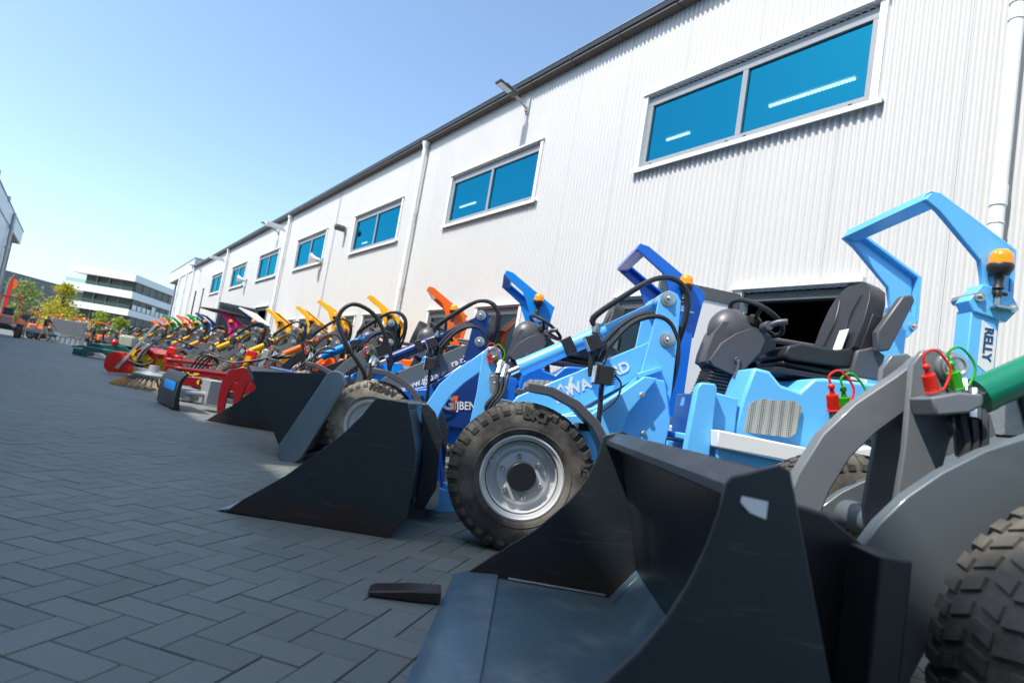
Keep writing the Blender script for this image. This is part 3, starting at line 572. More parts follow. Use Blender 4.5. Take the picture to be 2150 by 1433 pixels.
    b=MB(); b.band([(-1.065,1.035),(-1.14,.955),(-1.24,.86),(-1.315,.765),(-1.365,.655),(-1.405,.50)],[.09,.095,.10,.10,.10,.10],-.028,.028); b.cyl((-1.4,-.05,.5),(-1.4,.05,.5),.05,n=20); b.cyl((-1.065,-.1,1.03),(-1.065,.1,1.03),.042,n=18)
    ln=b.build('link_arm',leverc,T,bevel=.005)
    if twin: ln.location=(.04,0,0)
    for k_,(px,pz,r) in enumerate(((-1.065,1.03,.036),(-1.03,.873,.03),(-1.035,.5,.03),(-1.4,.5,.032))):
        p=MB(); pin(p,px,pz,-.115,.11,r,nut=False); p.torus((px,-.115,pz),(0,1,0),r*.75,.006,16,6)
        if k_==3: p.prism([(-1.44,.53),(-1.40,.56),(-1.36,.53),(-1.365,.42),(-1.39,.385),(-1.415,.40)],-.125,-.112)
        if k_==1: p.prism([(-1.06,.90),(-1.03,.92),(-1.0,.9),(-.995,.80),(-1.015,.775),(-1.04,.79)],-.118,-.107)
        p.build('pivot_pin',STEEL,ln)
    # quick coupler
    b=MB()
    for yy in(-.27,-.12,.10,.25): b.prism([(-1.47,.50),(-1.43,.56),(-1.37,.55),(-1.30,.40),(-1.235,.17),(-1.25,.08),(-1.30,.06),(-1.36,.12),(-1.36,.3)],yy,yy+.022)
    b.bx(-1.36,-1.3,-.28,.28,.24,.34); b.cyl((-1.27,-.3,.12),(-1.27,.3,.12),.028,n=14)
    cq=b.build('quick_coupler',leverc if leverc is not P_LBLUE else P_BLUE,T,bevel=.003)
    p=MB(); p.lathe([(0,.045),(-.008,.045),(-.01,.03),(-.01,0)],(-1.27,-.3,.12),(0,1,0),20); p.prism([(-1.31,.13),(-1.29,.235),(-1.265,.25),(-1.24,.235),(-1.225,.13),(-1.25,.08),(-1.29,.08)],-.306,-.296); p.build('locking_pin',STEEL,cq)
    # hoses
    b=MB()
    b.tube([(-.45,-.05,1.31),(-.48,-.06,1.36),(-.34,-.07,1.50),(-.14,-.09,1.66),(.0,-.09,1.68),(.09,-.08,1.60),(.10,-.06,1.45),(.06,-.05,1.3),(.05,-.05,1.1)],.017,8)
    b.tube([(-.45,-.02,1.30),(-.46,-.02,1.37),(-.32,-.03,1.51),(-.12,-.05,1.675),(.02,-.05,1.69),(.105,-.04,1.6),(.115,-.02,1.42),(.07,-.02,1.2)],.015,8)
    b.build('hose',HOSE,T)
    b=MB()
    b.tube([(-.42,-.15,1.06),(-.36,-.16,1.2),(-.24,-.17,1.36),(-.10,-.18,1.415),(.0,-.18,1.36),(.055,-.17,1.2),(.05,-.15,1.0)],.017,8)
    b.tube([(-.44,-.10,1.04),(-.40,-.11,1.2),(-.27,-.12,1.37),(-.12,-.12,1.44),(.02,-.12,1.38),(.075,-.11,1.2),(.06,-.1,.95)],.015,8)
    b.build('hose',HOSE,T)
    if full:
        b=MB(); 
        for k in range(3): b.tube([(-1.0+.03*k,-.10,.96-.02*k),(-1.01+.03*k,-.13,.90),(-1.0+.02*k,-.15,.80),(-1.05+.02*k,-.15,.70),(-1.0,-.14,.6)],.012,6)
        b.build('hose',HOSE,T)
        caps(T,-1.07,-.10,.985,(0,1),.85) if not twin else (caps(T,-1.10,-.14,.955,(0,),.85,(-.5,-.2,1)),caps(T,-1.03,-.13,.975,(1,),.85,(-.5,-.2,1)),caps(T,-1.14,.30,.90,(0,1),1.0))
    if full:
        for q0,q1 in (((-.45,-.05,1.27),(-.45,-.05,1.33)),((-.45,-.02,1.27),(-.45,-.02,1.33)),((-.42,-.15,1.02),(-.415,-.15,1.08)),((-.44,-.10,1.0),(-.435,-.10,1.06)),((-1.0,-.10,.99),(-1.01,-.13,.91)),((-.97,-.10,.97),(-.98,-.13,.89))):
            b=MB(); b.cyl(q0,q1,.021,n=8); b.cyl(q0,Vector(q0)+(Vector(q1)-Vector(q0))*.4,.026,n=6); b.build('hose_fitting',STEEL,T)
        for px_,pz_ in((-.30,.50),(-.12,.50),(-.30,.66),(-.10,.70),(-.16,.92)): b=MB(); b.lathe([(0,.016),(-.008,.016),(-.011,.012),(-.011,0)],(px_,-.236 if px_>-.15 else -.3,pz_),(0,1,0),6); b.build('bolt',STEEL,T)
        b=MB(); b.bx(-.24,-.18,-.3025,-.301,.40,.455); b.build('sticker',P_WHITE,T,smooth=0); b=MB(); b.bx(-.225,-.195,-.304,-.303,.41,.445); b.build('sticker',P_RED,T,smooth=0)
    # wheels and fenders
    wr=.385
    for sy in(-1,1): wheel(T,wx,sy*.60,wr-.005,hi=hi,spin=rnd.uniform(0,6),mark=mark if sy<0 else None,**(dict(key='n',lugs=46) if twin else (dict(key='d') if dusty else {})))
    for sy in(-1,1): wheel(T,1.25,sy*.62,wr-.005,hi=False,key='b',spin=rnd.uniform(0,6))
    for sy in(-1,1):
        b=MB(); ln_=[(wx+.46*math.cos(R_(a)),.38+.46*math.sin(R_(a))) for a in(96,80,62,45,28,12,0)]; b.band(ln_,[.022]*7,sy*.60-.15,sy*.60+.15); b.band(ln_,[.05]*7,sy*.60-.165,sy*.60-.15); b.bx(wx+.28,wx+.36,min(sy*.3,sy*.5),max(sy*.3,sy*.5),.66,.70)
        b.build('fender',PLAS,T,bevel=.006)
    # rear body
    hood=[(.30,.42),(.36,.74),(.40,1.0),(.44,1.18),(.53,1.17),(.60,1.10),(.70,1.08),(.765,1.165),(.82,1.175),(1.30,1.205),(1.42,1.19),(1.86,1.14),(1.98,1.0),(2.0,.5),(1.9,.34),(.5,.34)]
    def taper(mb,k0=0):
        for q in range(k0,len(mb.v)):
            v=mb.v[q]
            if v[0]<.8: mb.v[q]=(v[0],v[1]*(1-.16*min(1,(.8-v[0])/.36)),v[2])
    b=MB(); b.prism(hood,-.46,.46); taper(b); b.prism([(.24,.69),(.80,.67),(.86,.60),(.80,.32),(.3,.32)],-.53,-.47); b.prism([(.24,.69),(.80,.67),(.86,.60),(.80,.32),(.3,.32)],.47,.53); hd=b.build('rear_body',body,T,bevel=.018)
    bp_=[(.21,.785),(.80,.765),(.95,.80),(1.2,.86),(1.5,.875),(1.9,.86),(2.03,.82),(2.03,.72),(1.6,.785),(1.2,.78),(.98,.72),(.82,.675),(.22,.69)]
    for y0_,y1_ in((-.575,-.463),(.463,.575)): b=MB(); b.prism(bp_,y0_,y1_); b.build('bumper',P_WHITE if body is P_LBLUE else P_GREY,T,bevel=.008)
    b=MB(); b.prism([(.425,.80),(.435,.96),(.48,1.0),(.68,1.02),(.715,.99),(.70,.84),(.67,.81)],-.464,-.470); taper(b); gr=b.build('grille',MESHM if not full else GRILLE,hd,smooth=0)
    b=MB(); b.prism([(.86,.89),(.88,1.01),(.955,1.08),(1.25,1.11),(1.36,1.1),(1.38,.93)],-.464,-.470); gr=b.build('grille',MESHM if not full else GRILLE,hd,smooth=0)
    b=MB(); b.bx(-.06,.16,-.2,.2,.42,.62); b.cyl((.05,0,.35),(.05,0,.8),.06,n=16); b.cyl((-.1,-.14,.55),(.3,-.16,.6),.03,n=12); b.build('articulation_joint',P_BLACK,T,bevel=.01)
    # operator floor, console, wheel
    b=MB(); b.prism([(.08,.52),(.10,1.0),(.12,1.035),(.20,1.04),(.215,1.02),(.23,.52)],-.47,-.40); b.prism([(.22,.74),(.22,1.0),(.37,.985),(.38,.74)],-.40,.30); b.bx(.1,.6,-.38,.42,.70,.74); b.build('footwell',body,T,bevel=.01)
    b=MB(); zz=1.0
    for k in range(8): b.slab([( .36+.115*cx_*(1-.02*k)+.004*k,.10*cy_) for cx_,cy_ in((-1,-.7),(-.7,-1),(.7,-1),(1,-.7),(1,.7),(.7,1),(-.7,1),(-1,.7))],zz,zz+.015); b.slab([(.36+.10*cx_+.004*k,.085*cy_) for cx_,cy_ in((-1,-1),(1,-1),(1,1),(-1,1))],zz+.015,zz+.022); zz+=.022
    cs=[(.25,1.20),(.47,1.12),(.51,1.20),(.60,1.30),(.69,1.355),(.68,1.40),(.60,1.455),(.49,1.475),(.42,1.49),(.33,1.47),(.285,1.39),(.255,1.26)]
    b.build('bellows',DPLAS,T,bevel=.004)
    b=MB(); b.ball((.415,0,1.43),.15,24,None,(.95,.70,1.0)); b.build('console_hood',PLAS,T)
    b=MB(); b.prism(cs,-.095,.095); b.prism([(.27,1.21),(.33,1.33),(.42,1.41),(.50,1.45),(.61,1.42),(.58,1.31),(.50,1.2),(.46,1.135),(.30,1.18)],-.125,.125); b.cyl((.44,-.14,1.24),(.44,-.12,1.24),.02,n=12); b.tube([(.44,-.15,1.24),(.44,-.155,1.18),(.425,-.16,1.12)],.011,8,2); b.cyl((.58,-.12,1.47),(.585,-.19,1.475),.03,n=12); b.tube([(.585,-.16,1.47),(.63,-.2,1.5),(.68,-.22,1.51)],.02,8,2)
    b.build('steering_console',PLAS,T,bevel=.03,seg=4)
    b=MB(); ax=Vector((.46,-.06,.86)).normalized()*1.0; ax=Vector((.46,.10,.86)).normalized(); c0=Vector((.575,0,1.545)); b.torus(c0,ax,.18,.0165,36,8); x_,y_=frame(ax)
    for a in(30,150,270): b.tube([c0+x_*(.17*math.cos(R_(a)))+y_*(.17*math.sin(R_(a))),c0-ax*.02+x_*(.05*math.cos(R_(a)))+y_*(.05*math.sin(R_(a)))],.013,6,1)
    b.lathe([(-.06,.03),(-.02,.05),(.0,.04),(.005,0)],c0,ax,16); b.cyl(c0+x_*.17,c0+x_*.17+ax*.06,.018,.022,n=10)
    b.build('steering_wheel',DPLAS,T)
    b=MB(); b.bx(.62,1.14,-.27,-.0,1.19,1.22); b.lathe([(0,.07),(.03,.06),(.035,.066),(.07,.05),(.075,.056),(.11,.04),(.115,.045),(.15,.028),(.3,.02),(.32,.03),(.36,.028),(.4,.0)],(.66,.3,1.1),(0,0,1),12); b.build('joystick',DPLAS,T,bevel=.005)
    # seat
    b=MB(); b.prism([(.68,1.30),(.70,1.365),(.78,1.395),(1.0,1.39),(1.1,1.42),(1.13,1.36),(1.1,1.29),(.72,1.28)],-.23,.23); b.prism([(.69,1.275),(.70,1.245),(1.12,1.225),(1.12,1.275)],-.19,.19)
    st=b.build('seat',SEAT,T,bevel=.03,seg=3)
    b=MB(); M=Matrix.Rotation(R_(13),3,'Y'); bc=Vector((1.19,0,1.61)); q=[(-.245,-.2),(-.25,-.02),(-.225,.12),(-.18,.21),(-.10,.26),(.10,.26),(.18,.21),(.225,.12),(.25,-.02),(.245,-.2),(.15,-.26),(-.15,-.26)]
    vs=[bc+M@Vector((dx,yy,zz)) for dx in(-.055,.055) for yy,zz in q]; n_=len(q); b.add(vs,[tuple(range(n_)),tuple(range(2*n_-1,n_-1,-1))]+[((i+1)%n_,i,n_+i,n_+(i+1)%n_) for i in range(n_)])
    for yy in(-.1,.1): b.tube([bc+M@Vector((-.054,yy*1.2,-.2)),bc+M@Vector((-.057,yy*.8,0)),bc+M@Vector((-.053,yy*1.25,.17))],.009,6)
    for yy in(-.245,.245): b.box(bc+M@Vector((.02,yy,-.1)),(.08,.03,.26),M)
    b.build('backrest',SEAT,st,bevel=.028,seg=3)
    b=MB(); b.bx(.82,1.22,-.31,-.265,1.44,1.475) if rops!='fold' else b.prism([(1.19,1.40),(1.26,1.42),(1.38,1.74),(1.36,1.78),(1.30,1.76),(1.17,1.52)],-.335,-.275)
    b.build('armrest',PLAS,st,bevel=.012); b=MB(); b.bx(.80,1.2,.265,.31,1.46,1.495); b.build('armrest',PLAS,st,bevel=.012)
    b=MB(); b.prism([(1.08,1.24),(1.1,1.4),(1.2,1.44),(1.28,1.4),(1.26,1.24)],-.27,-.235); b.build('recliner_cover',PLAS,st,bevel=.012)
    # roll bar
    if rops in('loop','fold','panel','canopy'):
        LP='loop' if rops!='fold' else 'fold'
        for sy in(-1,1):
            b=MB(); ya,yb=(sy*.40,sy*.44)
            b.bx(*((1.63,1.80) if rops=='fold' else (1.70,1.88)),min(sy*.34,sy*.46),max(sy*.34,sy*.46),1.05,1.72); b.prism([(1.63,1.70),(1.595,1.76),(1.67,1.87),(1.84,1.85),(1.90,1.76),(1.83,1.67)],min(ya,yb)-.035,max(ya,yb)+.035) if rops=='fold' else None
            pl=[(1.26,2.345),(1.28,2.40),(1.36,2.385),(1.95,2.03),(1.90,1.62),(1.72,1.62),(1.655,1.93),(1.53,2.17)] if LP=='loop' else [(1.30,2.325),(1.33,2.37),(1.37,2.375),(1.84,2.12),(1.86,1.78),(1.72,1.76),(1.71,1.86),(1.67,2.02),(1.39,2.27)]
            b.prism(pl,min(ya,yb),max(ya,yb))
            b.prism([(1.255,2.33),(1.28,2.405),(1.37,2.39),(1.96,2.04),(1.955,2.02),(1.36,2.37),(1.29,2.385)],min(sy*.32,sy*.44),max(sy*.32,sy*.44)) if LP=='loop' else b.prism([(1.33,2.38),(1.39,2.38),(1.88,2.12),(1.89,1.78),(1.865,1.78),(1.85,2.11),(1.38,2.355)],min(sy*.355,sy*.44),max(sy*.355,sy*.44))
            rb=b.build('roll_bar',ropsc if sy<0 else ropsc,T,bevel=.006)
            if rops=='fold':
                p=MB(); pin(p,1.65,1.79,*((-.49,-.3) if sy<0 else (.3,.49)),.03); p.build('pivot_pin',STEEL,rb); p=MB(); pin(p,1.85,1.755,*((-.49,-.34) if sy<0 else (.34,.49)),.026); p.build('pivot_pin',STEEL,rb)
        b=MB(); b.prism([(1.255,2.335),(1.28,2.405),(1.38,2.38),(1.36,2.32)] if LP=='loop' else [(1.295,2.32),(1.32,2.382),(1.40,2.38),(1.41,2.31)],-.40,.40); b.build('roll_bar_crosspiece',ropsc,T,bevel=.006)
    if rops=='canopy': b=MB(); b.prism([(.6,2.40),(.63,2.45),(1.3,2.475),(2.08,2.40),(2.08,2.36)],-.56,.56); b.build('canopy',DPLAS,T,bevel=.012)
    if rops=='panel': b=MB(); b.prism([(1.18,2.44),(1.22,2.48),(1.40,2.44),(1.98,2.10),(1.97,2.05)],-.52,.52); b.build('canopy',P_WHITE,T,bevel=.012)
    beacon(T,1.74,-.50,1.97 if rops=='fold' else 2.06)
    if full:
        work_light(T,-.42,-.40,.985,(-.40,-.38,.62)); work_light(T,-.47,-.19,1.19,(-.40,-.16,1.06),R_(-30),.85)
    if attach: bucket(T)
    return T
def grille_mat():
    m=mat('perforated grille',(.36,.38,.36),.5,.2,.1,10); n=m.node_tree.nodes; l=m.node_tree.links; b=n['Principled BSDF']
    tc=n.new('ShaderNodeTexCoord'); v=n.new('ShaderNodeTexVoronoi'); v.inputs['Scale'].default_value=95; v.inputs['Randomness'].default_value=0; l.new(tc.outputs['Object'],v.inputs['Vector'])
    t=n.new('ShaderNodeMath'); t.operation='LESS_THAN'; t.inputs[1].default_value=.36; l.new(v.outputs['Distance'],t.inputs[0])
    mx=n.new('ShaderNodeMix'); mx.data_type='RGBA'; mx.inputs['B'].default_value=(.02,.02,.022,1); l.new(t.outputs[0],mx.inputs['Factor']); l.new(b.inputs['Base Color'].links[0].from_socket,mx.inputs['A']); l.new(mx.outputs['Result'],b.inputs['Base Color']); return m
GRILLE=grille_mat()
# ------------------------------------------------------------------ the row
def pos(i): return (1.05-1.18*(i-1),3.9+2.1*(i-1))
def facing(a=0): return Matrix.Rotation(R_(90),4,'X')
BS=math.atan2(.54,.88)
# nearest machine: grey arms, green cylinder, nose turned a little
x0,y0=2.28,1.685
L0=loader('compact_loader','grey armed loader with green cylinder nearest the camera, mostly out of frame',x0,y0,P_LGREEN,P_GREY,P_DGREEN,P_LGREEN,rz=R_(-3.8),frontc=P_GREY,leverc=P_MGREY,wx=-.90,seed=5,attach=False,twin=True)
B0=bucket(L0,near=True); B0.location=(-.11,0,0)
qk=MB(); qk.prism([(-1.57,.615),(-1.49,.605),(-1.40,.55),(-1.30,.02),(-1.42,.02)],-.46,-.42); qk.bx(-1.46,-1.40,-.62,-.50,.02,.56); qk.bx(-1.52,-1.44,-.45,.45,.50,.60); qk.bx(-1.40,-1.34,-.45,.45,.1,.2); qk.prism([(-1.57,.615),(-1.49,.605),(-1.40,.55),(-1.30,.02),(-1.42,.02)],.42,.46); qk.build('mounting_hook',P_BLACK,L0,bevel=.006)
st=MB(); st.prism([(-1.695,.632),(-1.678,.618),(-1.652,.612),(-1.652,.640),(-1.694,.642)],-.8225,-.821); st.build('sticker',P_WHITE,B0,smooth=0)
b=MB(); b.prism([(-1.13,.925),(-1.06,.95),(-1.0,.955),(-.995,.925),(-1.03,.90),(-1.11,.88)],-.19,-.088); b.build('coupling_bracket',P_MGREY,L0,bevel=.006)
for k in range(2): b=MB(); b.tube([(-1.20+.03*k,.16,.86),(-1.21+.03*k,.14,.76),(-1.27+.03*k,.12,.66),(-1.28+.03*k,.12,.56),(-1.22,.12,.46)],.016,8); b.build('hose',HOSE,L0)
work_light(L0,-.66,.10,.96,None,R_(-20),1.15)
# light blue machine
x1,y1=pos(1)
L1=loader('compact_loader','light blue loader with folding roll bar and big clean front wheel in mid frame',x1,y1,P_LBLUE,P_LBLUE,P_LBLUE,P_LBLUE,rops='fold',seed=1,mark=[('BKT',.075,4,.300),('LG-306',.05,82,.30)])
text('WA',.088,(-.565,-.158,.845),L1,P_WHITE,BS,name='lettering',bold=.003); text('RD',.088,(-.315,-.158,1.005),L1,P_WHITE,BS,name='lettering',bold=.003)
lg=MB(); lg.band([(-.70,.885),(-.655,.83),(-.625,.905),(-.575,.855),(-.565,.965)],.022,-.1575,-.1562); lg.band([(-.63,.795),(-.60,.83)],.02,-.1575,-.1562); lg.band([(-.575,.83),(-.55,.80)],.02,-.1575,-.1562); lg.build('emblem',P_WHITE,L1,smooth=0)
st=MB(); st.prism([(1.695,1.665),(1.79,1.61),(1.79,1.34),(1.695,1.40)],-.4625,-.461); st.build('sticker',P_WHITE,L1,smooth=0)
text('RELLY',.072,(1.718,-.464,1.625),L1,P_DBLUE,R_(-90),bold=.002); text('1.8',.062,(1.665,-.462,1.275),L1,P_WHITE,0,bold=.002); text('E',.062,(1.755,-.462,1.275),L1,CAPG,0,bold=.002)
sx=MB(); sx.box((1.075,-.12,1.47),(.004,.10,.15),Matrix.Rotation(R_(13),3,'Y')); sx.build('price_card',P_WHITE,L1,smooth=0)
for k,(nm,i,body,boom,cyl,rp,ms,lb) in enumerate([
    ('b',2,P_BLUE,P_GREY,P_NAVY,P_BLUE,P_NAVY,'blue loader with dark grey boom and navy cylinder right behind the light blue loader'),
    ('c',3,P_SKY,P_BLACK,P_SKY,P_SKY,P_BLACK,'azure loader with black boom and azure roll bar'),
    ('d',4,P_ORANGE,P_GREY,P_ORANGE,P_ORANGE,P_GREY,'orange loader with orange roll bar and grey lettered boom')]):
    x,y=pos(i)
    o=loader('compact_loader',lb,x,y,body,boom,cyl,rp,ms,seed=i,hi=(i<4),attach=False,dusty=(i<4),mark=[('TITAN',.075,8,.295)] if i==2 else None)
    globals()['L%d'%i]=o
text('www.gijbe',.085,(-.66,-.158,.70),L2,P_WHITE,BS,bold=.002); text('ra.nl',.085,(-.245,-.158,1.005),L2,P_WHITE,BS,bold=.002)
GT=R_(8)
pn=MB(); pn.prism([(-.36,.46),(-.36,.80),(-.12,1.0),(.12,1.0),(.16,.62),(.12,.46)],-.306,-.236); pn.build('panel',P_NAVY,L2,bevel=.006)
sg=MB(); sg.prism([(-.20,.60),(-.145,.605),(-.135,.745),(-.19,.74)],-.3085,-.307); sg.build('emblem',P_ORANGE,L2,smooth=0)
text('G',.155,(-.265,-.311,.605),L2,P_WHITE,GT,bold=.006); text('IJBEN',.105,(-.15,-.3105,.62),L2,P_WHITE,GT,sx=.8,bold=.001)
text('SCH',.10,(-.68,-.158,.71),L4,P_WHITE,BS,bold=.002); text('RHUUR',.10,(-.36,-.158,.93),L4,P_WHITE,BS,bold=.002)
ds=MB(); ds.cyl((-.06,-.158,1.24),(-.06,-.16,1.24),.045,n=20); ds.build('sticker',P_WHITE,L4,smooth=0)
FAR=[(5,-3.85,12.3,P_YELLOW,P_GREY,P_YELLOW,P_YELLOW,'loop','yellow loader, rightmost of the yellow roll bars'),
 (6,-5.39,14.4,P_YELLOW,P_GREY,P_YELLOW,P_YELLOW,'loop','yellow loader, second from right of the yellow roll bars'),
 (7,-6.53,16.5,P_YELLOW,P_GREY,P_YELLOW,P_YELLOW,'loop','yellow loader, third from right of the yellow roll bars'),
 (8,-8.05,18.6,P_YELLOW,P_GREY,P_YELLOW,P_YELLOW,'loop','yellow loader, leftmost of the yellow roll bars'),
 (9,-9.6,20.7,P_NAVY,P_GREY,P_YELLOW,P_NAVY,'panel','loader with sloping white roof and dark side screen'),
 (10,-11.2,22.8,P_PINK,P_GREY,P_YELLOW,P_PINK,'canopy','magenta loader under a flat dark canopy'),
 (11,-13.3,25.4,P_DBLUE,P_GREY,P_YELLOW,P_DBLUE,'loop','dark blue loader beyond the magenta one'),
 (12,-14.6,27.4,P_GREEN,P_GREY,P_GREEN,P_GREEN,'loop','green loader next to the dark blue loader'),
 (13,-16.0,29.3,P_ORANGE,P_GREY,P_ORANGE,P_ORANGE,'loop','orange loader between the two green loaders'),
 (14,-17.5,31.1,P_GREEN,P_GREY,P_GREEN,P_GREEN,'loop','farther green loader with dark green hind plate'),
 (15,-19.3,34.2,P_ORANGE,P_GREY,P_PINK,P_ORANGE,'loop','orange loader with pink cylinder far down the row'),
 (16,-22.2,38.6,P_ORANGE,P_GREY,P_ORANGE,P_ORANGE,'loop','orange loader at the far end of the row')]
for i,x,y,bd,bo,cy,rp,kind,lb in FAR: loader('compact_loader',lb,x,y,bd,bo,cy,rp,rops=kind,seed=i,hi=False,attach=False,full=i<9)
# ------------------------------------------------------------------ special attachments
def hightip(T):
    b=MB(); o_=[(-1.84,.665),(-1.19,.75),(-1.10,.62),(-1.22,.12),(-1.36,.02),(-1.46,.06)]
    for a,c in((-.82,-.806),(.806,.82)): b.prism(o_,a,c,0)
    b.prism([(-1.84,.665),(-1.46,.06),(-1.43,.07),(-1.80,.668)],-.806,.806,0); b.prism([(-1.46,.06),(-1.36,.02),(-1.22,.12),(-1.10,.62),(-1.19,.75),(-1.215,.74),(-1.13,.62),(-1.245,.14),(-1.36,.05),(-1.44,.075)],-.806,.806,0)
    o=b.build('bucket',[BUCK],T,bevel=.003,seg=1)
    e=MB(); e.prism([(-1.87,.70),(-1.80,.60),(-1.785,.61),(-1.845,.71)],-.83,.83); e.build('cutting_edge',BUCKF,o,smooth=0)
    for sy in(-1,1):
        c=MB(); pts=[];A=(-1.12,.70);Bp=(-1.365,.085)
        d=Vector((Bp[0]-A[0],Bp[1]-A[1])).normalized(); a0=math.atan2(d.y,d.x)
        for k in range(9): t=a0+math.pi/2+math.pi*k/8; pts.append((A[0]+.085*math.cos(t),A[1]+.085*math.sin(t)))
        for k in range(9): t=a0-math.pi/2+math.pi*k/8; pts.append((Bp[0]+.105*math.cos(t),Bp[1]+.105*math.sin(t)))
        y0,y1=(-.90,-.822) if sy<0 else (.822,.9)
        c.prism(pts,y0,y1); c.build('side_cover',BUCKF2,o,bevel=.012,seg=3)
    f=MB(); f.bx(-1.24,-1.12,-.70,.7,.16,.30); f.prism([(-1.12,.7),(-1.02,.66),(-1.06,.3),(-1.18,.28)],-.6,-.57); f.prism([(-1.12,.7),(-1.02,.66),(-1.06,.3),(-1.18,.28)],.1,.13)
    for k in range(3): f.tube([(-1.12,-.70+.03*k,.60),(-1.04,-.72+.03*k,.56),(-1.02,-.7+.03*k,.44),(-1.08,-.66+.03*k,.36)],.014,8)
    f.build('back_frame',P_BLACK,o,bevel=.004)
    h=MB(); h.tube([(-1.03,-.2,.62),(-1.02,-.25,.80),(-1.20,-.3,1.02),(-1.34,-.3,1.26),(-1.24,-.28,1.42),(-1.02,-.24,1.35),(-.86,-.2,1.1),(-.80,-.18,.92)],.019,10,6); h.build('hose',HOSE,T)
    p=MB(); p.bx(-1.06,-.98,-.30,-.1,.54,.66); p.build('valve_block',P_SKY,o,bevel=.01)
BUCKF2=mat('scuffed cover steel',(.17,.235,.275),.33,.4,.25,2,.05,40,0,dirt=((.22,.24,.25),.52,.5),dscale=6)
hightip(L2)
def grapple(T):
    b=bucket(T,-.83,.83); b.location=(.38,0,.0)
    for ch in b.children: pass
    g=MB(); ys=(-.66,-.22,.22,.62)
    for yy in ys:
        g.band([(-1.13,.60),(-1.40,.585),(-1.60,.60),(-1.70,.56),(-1.755,.46),(-1.77,.30),(-1.765,.14),(-1.73,.03)],[.09,.12,.15,.15,.12,.10,.085,.03],yy-.014,yy+.014)
    g.cyl((-1.15,-.74,.60),(-1.15,.74,.60),.035,n=14); g.prism([(-1.60,.66),(-1.55,.66),(-1.36,.60),(-1.36,.50),(-1.42,.50),(-1.58,.55)],-.64,.60); g.prism([(-1.58,.66),(-1.50,.74),(-1.44,.66)],-.24,-.2)
    gr=g.build('grapple',P_DRED,b,bevel=.004); gr.location=(-.37,0,0)
    for yy in(-.24,.24):
        c=MB(); c.cyl((-1.50,yy,.71),(-1.22,yy,.70),.033,n=16,mi=0); c.cyl((-1.22,yy,.70),(-1.02,yy,.69),.016,n=12,mi=1); gc=c.build('grapple_cylinder',[P_DBLUE,CHROME],b); gc.location=(-.30,0,0)
    for dx in(0,.05):
        c=MB(); c.tube([(-1.5+dx,-.25,.74),(-1.4+dx,-.26,.85),(-1.25,-.2,1.0+dx),(-1.1,-.1,1.04+dx)],.012,8); c.build('hose',HOSE,b)
grapple(L3)
# snow blade standing in front of the row
T=thing('snow_plough_blade','dark blade with blue sticker standing on edge left of the red grapple','plough blade',(-3.79,7.93,0),R_(38),None)
b=MB(); b.prism([(-.05,.02),(.0,0),(.03,.0),(.005,.1),(-.01,.22),(.0,.36),(.05,.47),(.02,.48),(-.045,.37),(-.055,.22)],0,1.05); bl=b.build('blade',BUCK,T,bevel=.004)
b=MB(); b.prism([(-.062,.235),(-.0605,.235),(-.058,.35),(-.0595,.35)],.10,.75); b.build('sticker',P_SKY,bl,smooth=0)
b=MB(); b.bx(.03,.12,.3,.95,.15,.25); b.tube([(.1,.5,.2),(.5,.55,.22)],.04,8,1); b.bx(.4,.6,.35,.75,.1,.42); b.build('mount_frame',CONC,T,bevel=.006)
# weed brush on the right most yellow machine
def brushdisc(mb,c,r0,r1,z0,z1,n):
    c=Vector(c); rnd=random.Random(2)
    for k in range(n):
        a=2*math.pi*k/n; t=Vector((-math.sin(a),math.cos(a),0)); d=Vector((math.cos(a),math.sin(a),0)); L=r1*rnd.uniform(.97,1.03)
        p0=c+d*r0+Vector((0,0,z1)); p1=c+d*L+Vector((0,0,z0)); pm=p0+(p1-p0)*.38
        mb.cyl(p0,pm,.016,.017,7,mi=1)
        for q in range(7):
            j=Vector((rnd.uniform(-.012,.012),rnd.uniform(-.012,.012),rnd.uniform(-.006,.006))); mb.cyl(pm+j*.6,p1+j*2+t*rnd.uniform(-.012,.012),.007,.0085,5,mi=0)
BRIS=mat('amber bristles',(.42,.21,.035),.6,0,.4,30,dirt=((.05,.03,.015),.5,.6),dscale=12); YBR=mat('yellow bristles',(.62,.42,.02),.6,0,.3,25)
T=thing('weed_brush','flat round weed brush with amber bristle tufts under a red frame','brush',(-5.95,11.3,0),0,None)
b=MB(); brushdisc(b,(0,0,0),.27,.60,.012,.22,34); b.build('bristles',[BRIS,P_BLACK],T)
b=MB(); b.lathe([(.20,.29),(.25,.30),(.28,.26),(.30,.1),(.42,.08),(.42,0)],(0,0,0),(0,0,1),28); b.bx(-.35,.55,-.03,.03,.30,.34); b.build('brush_plate',CONC,T)
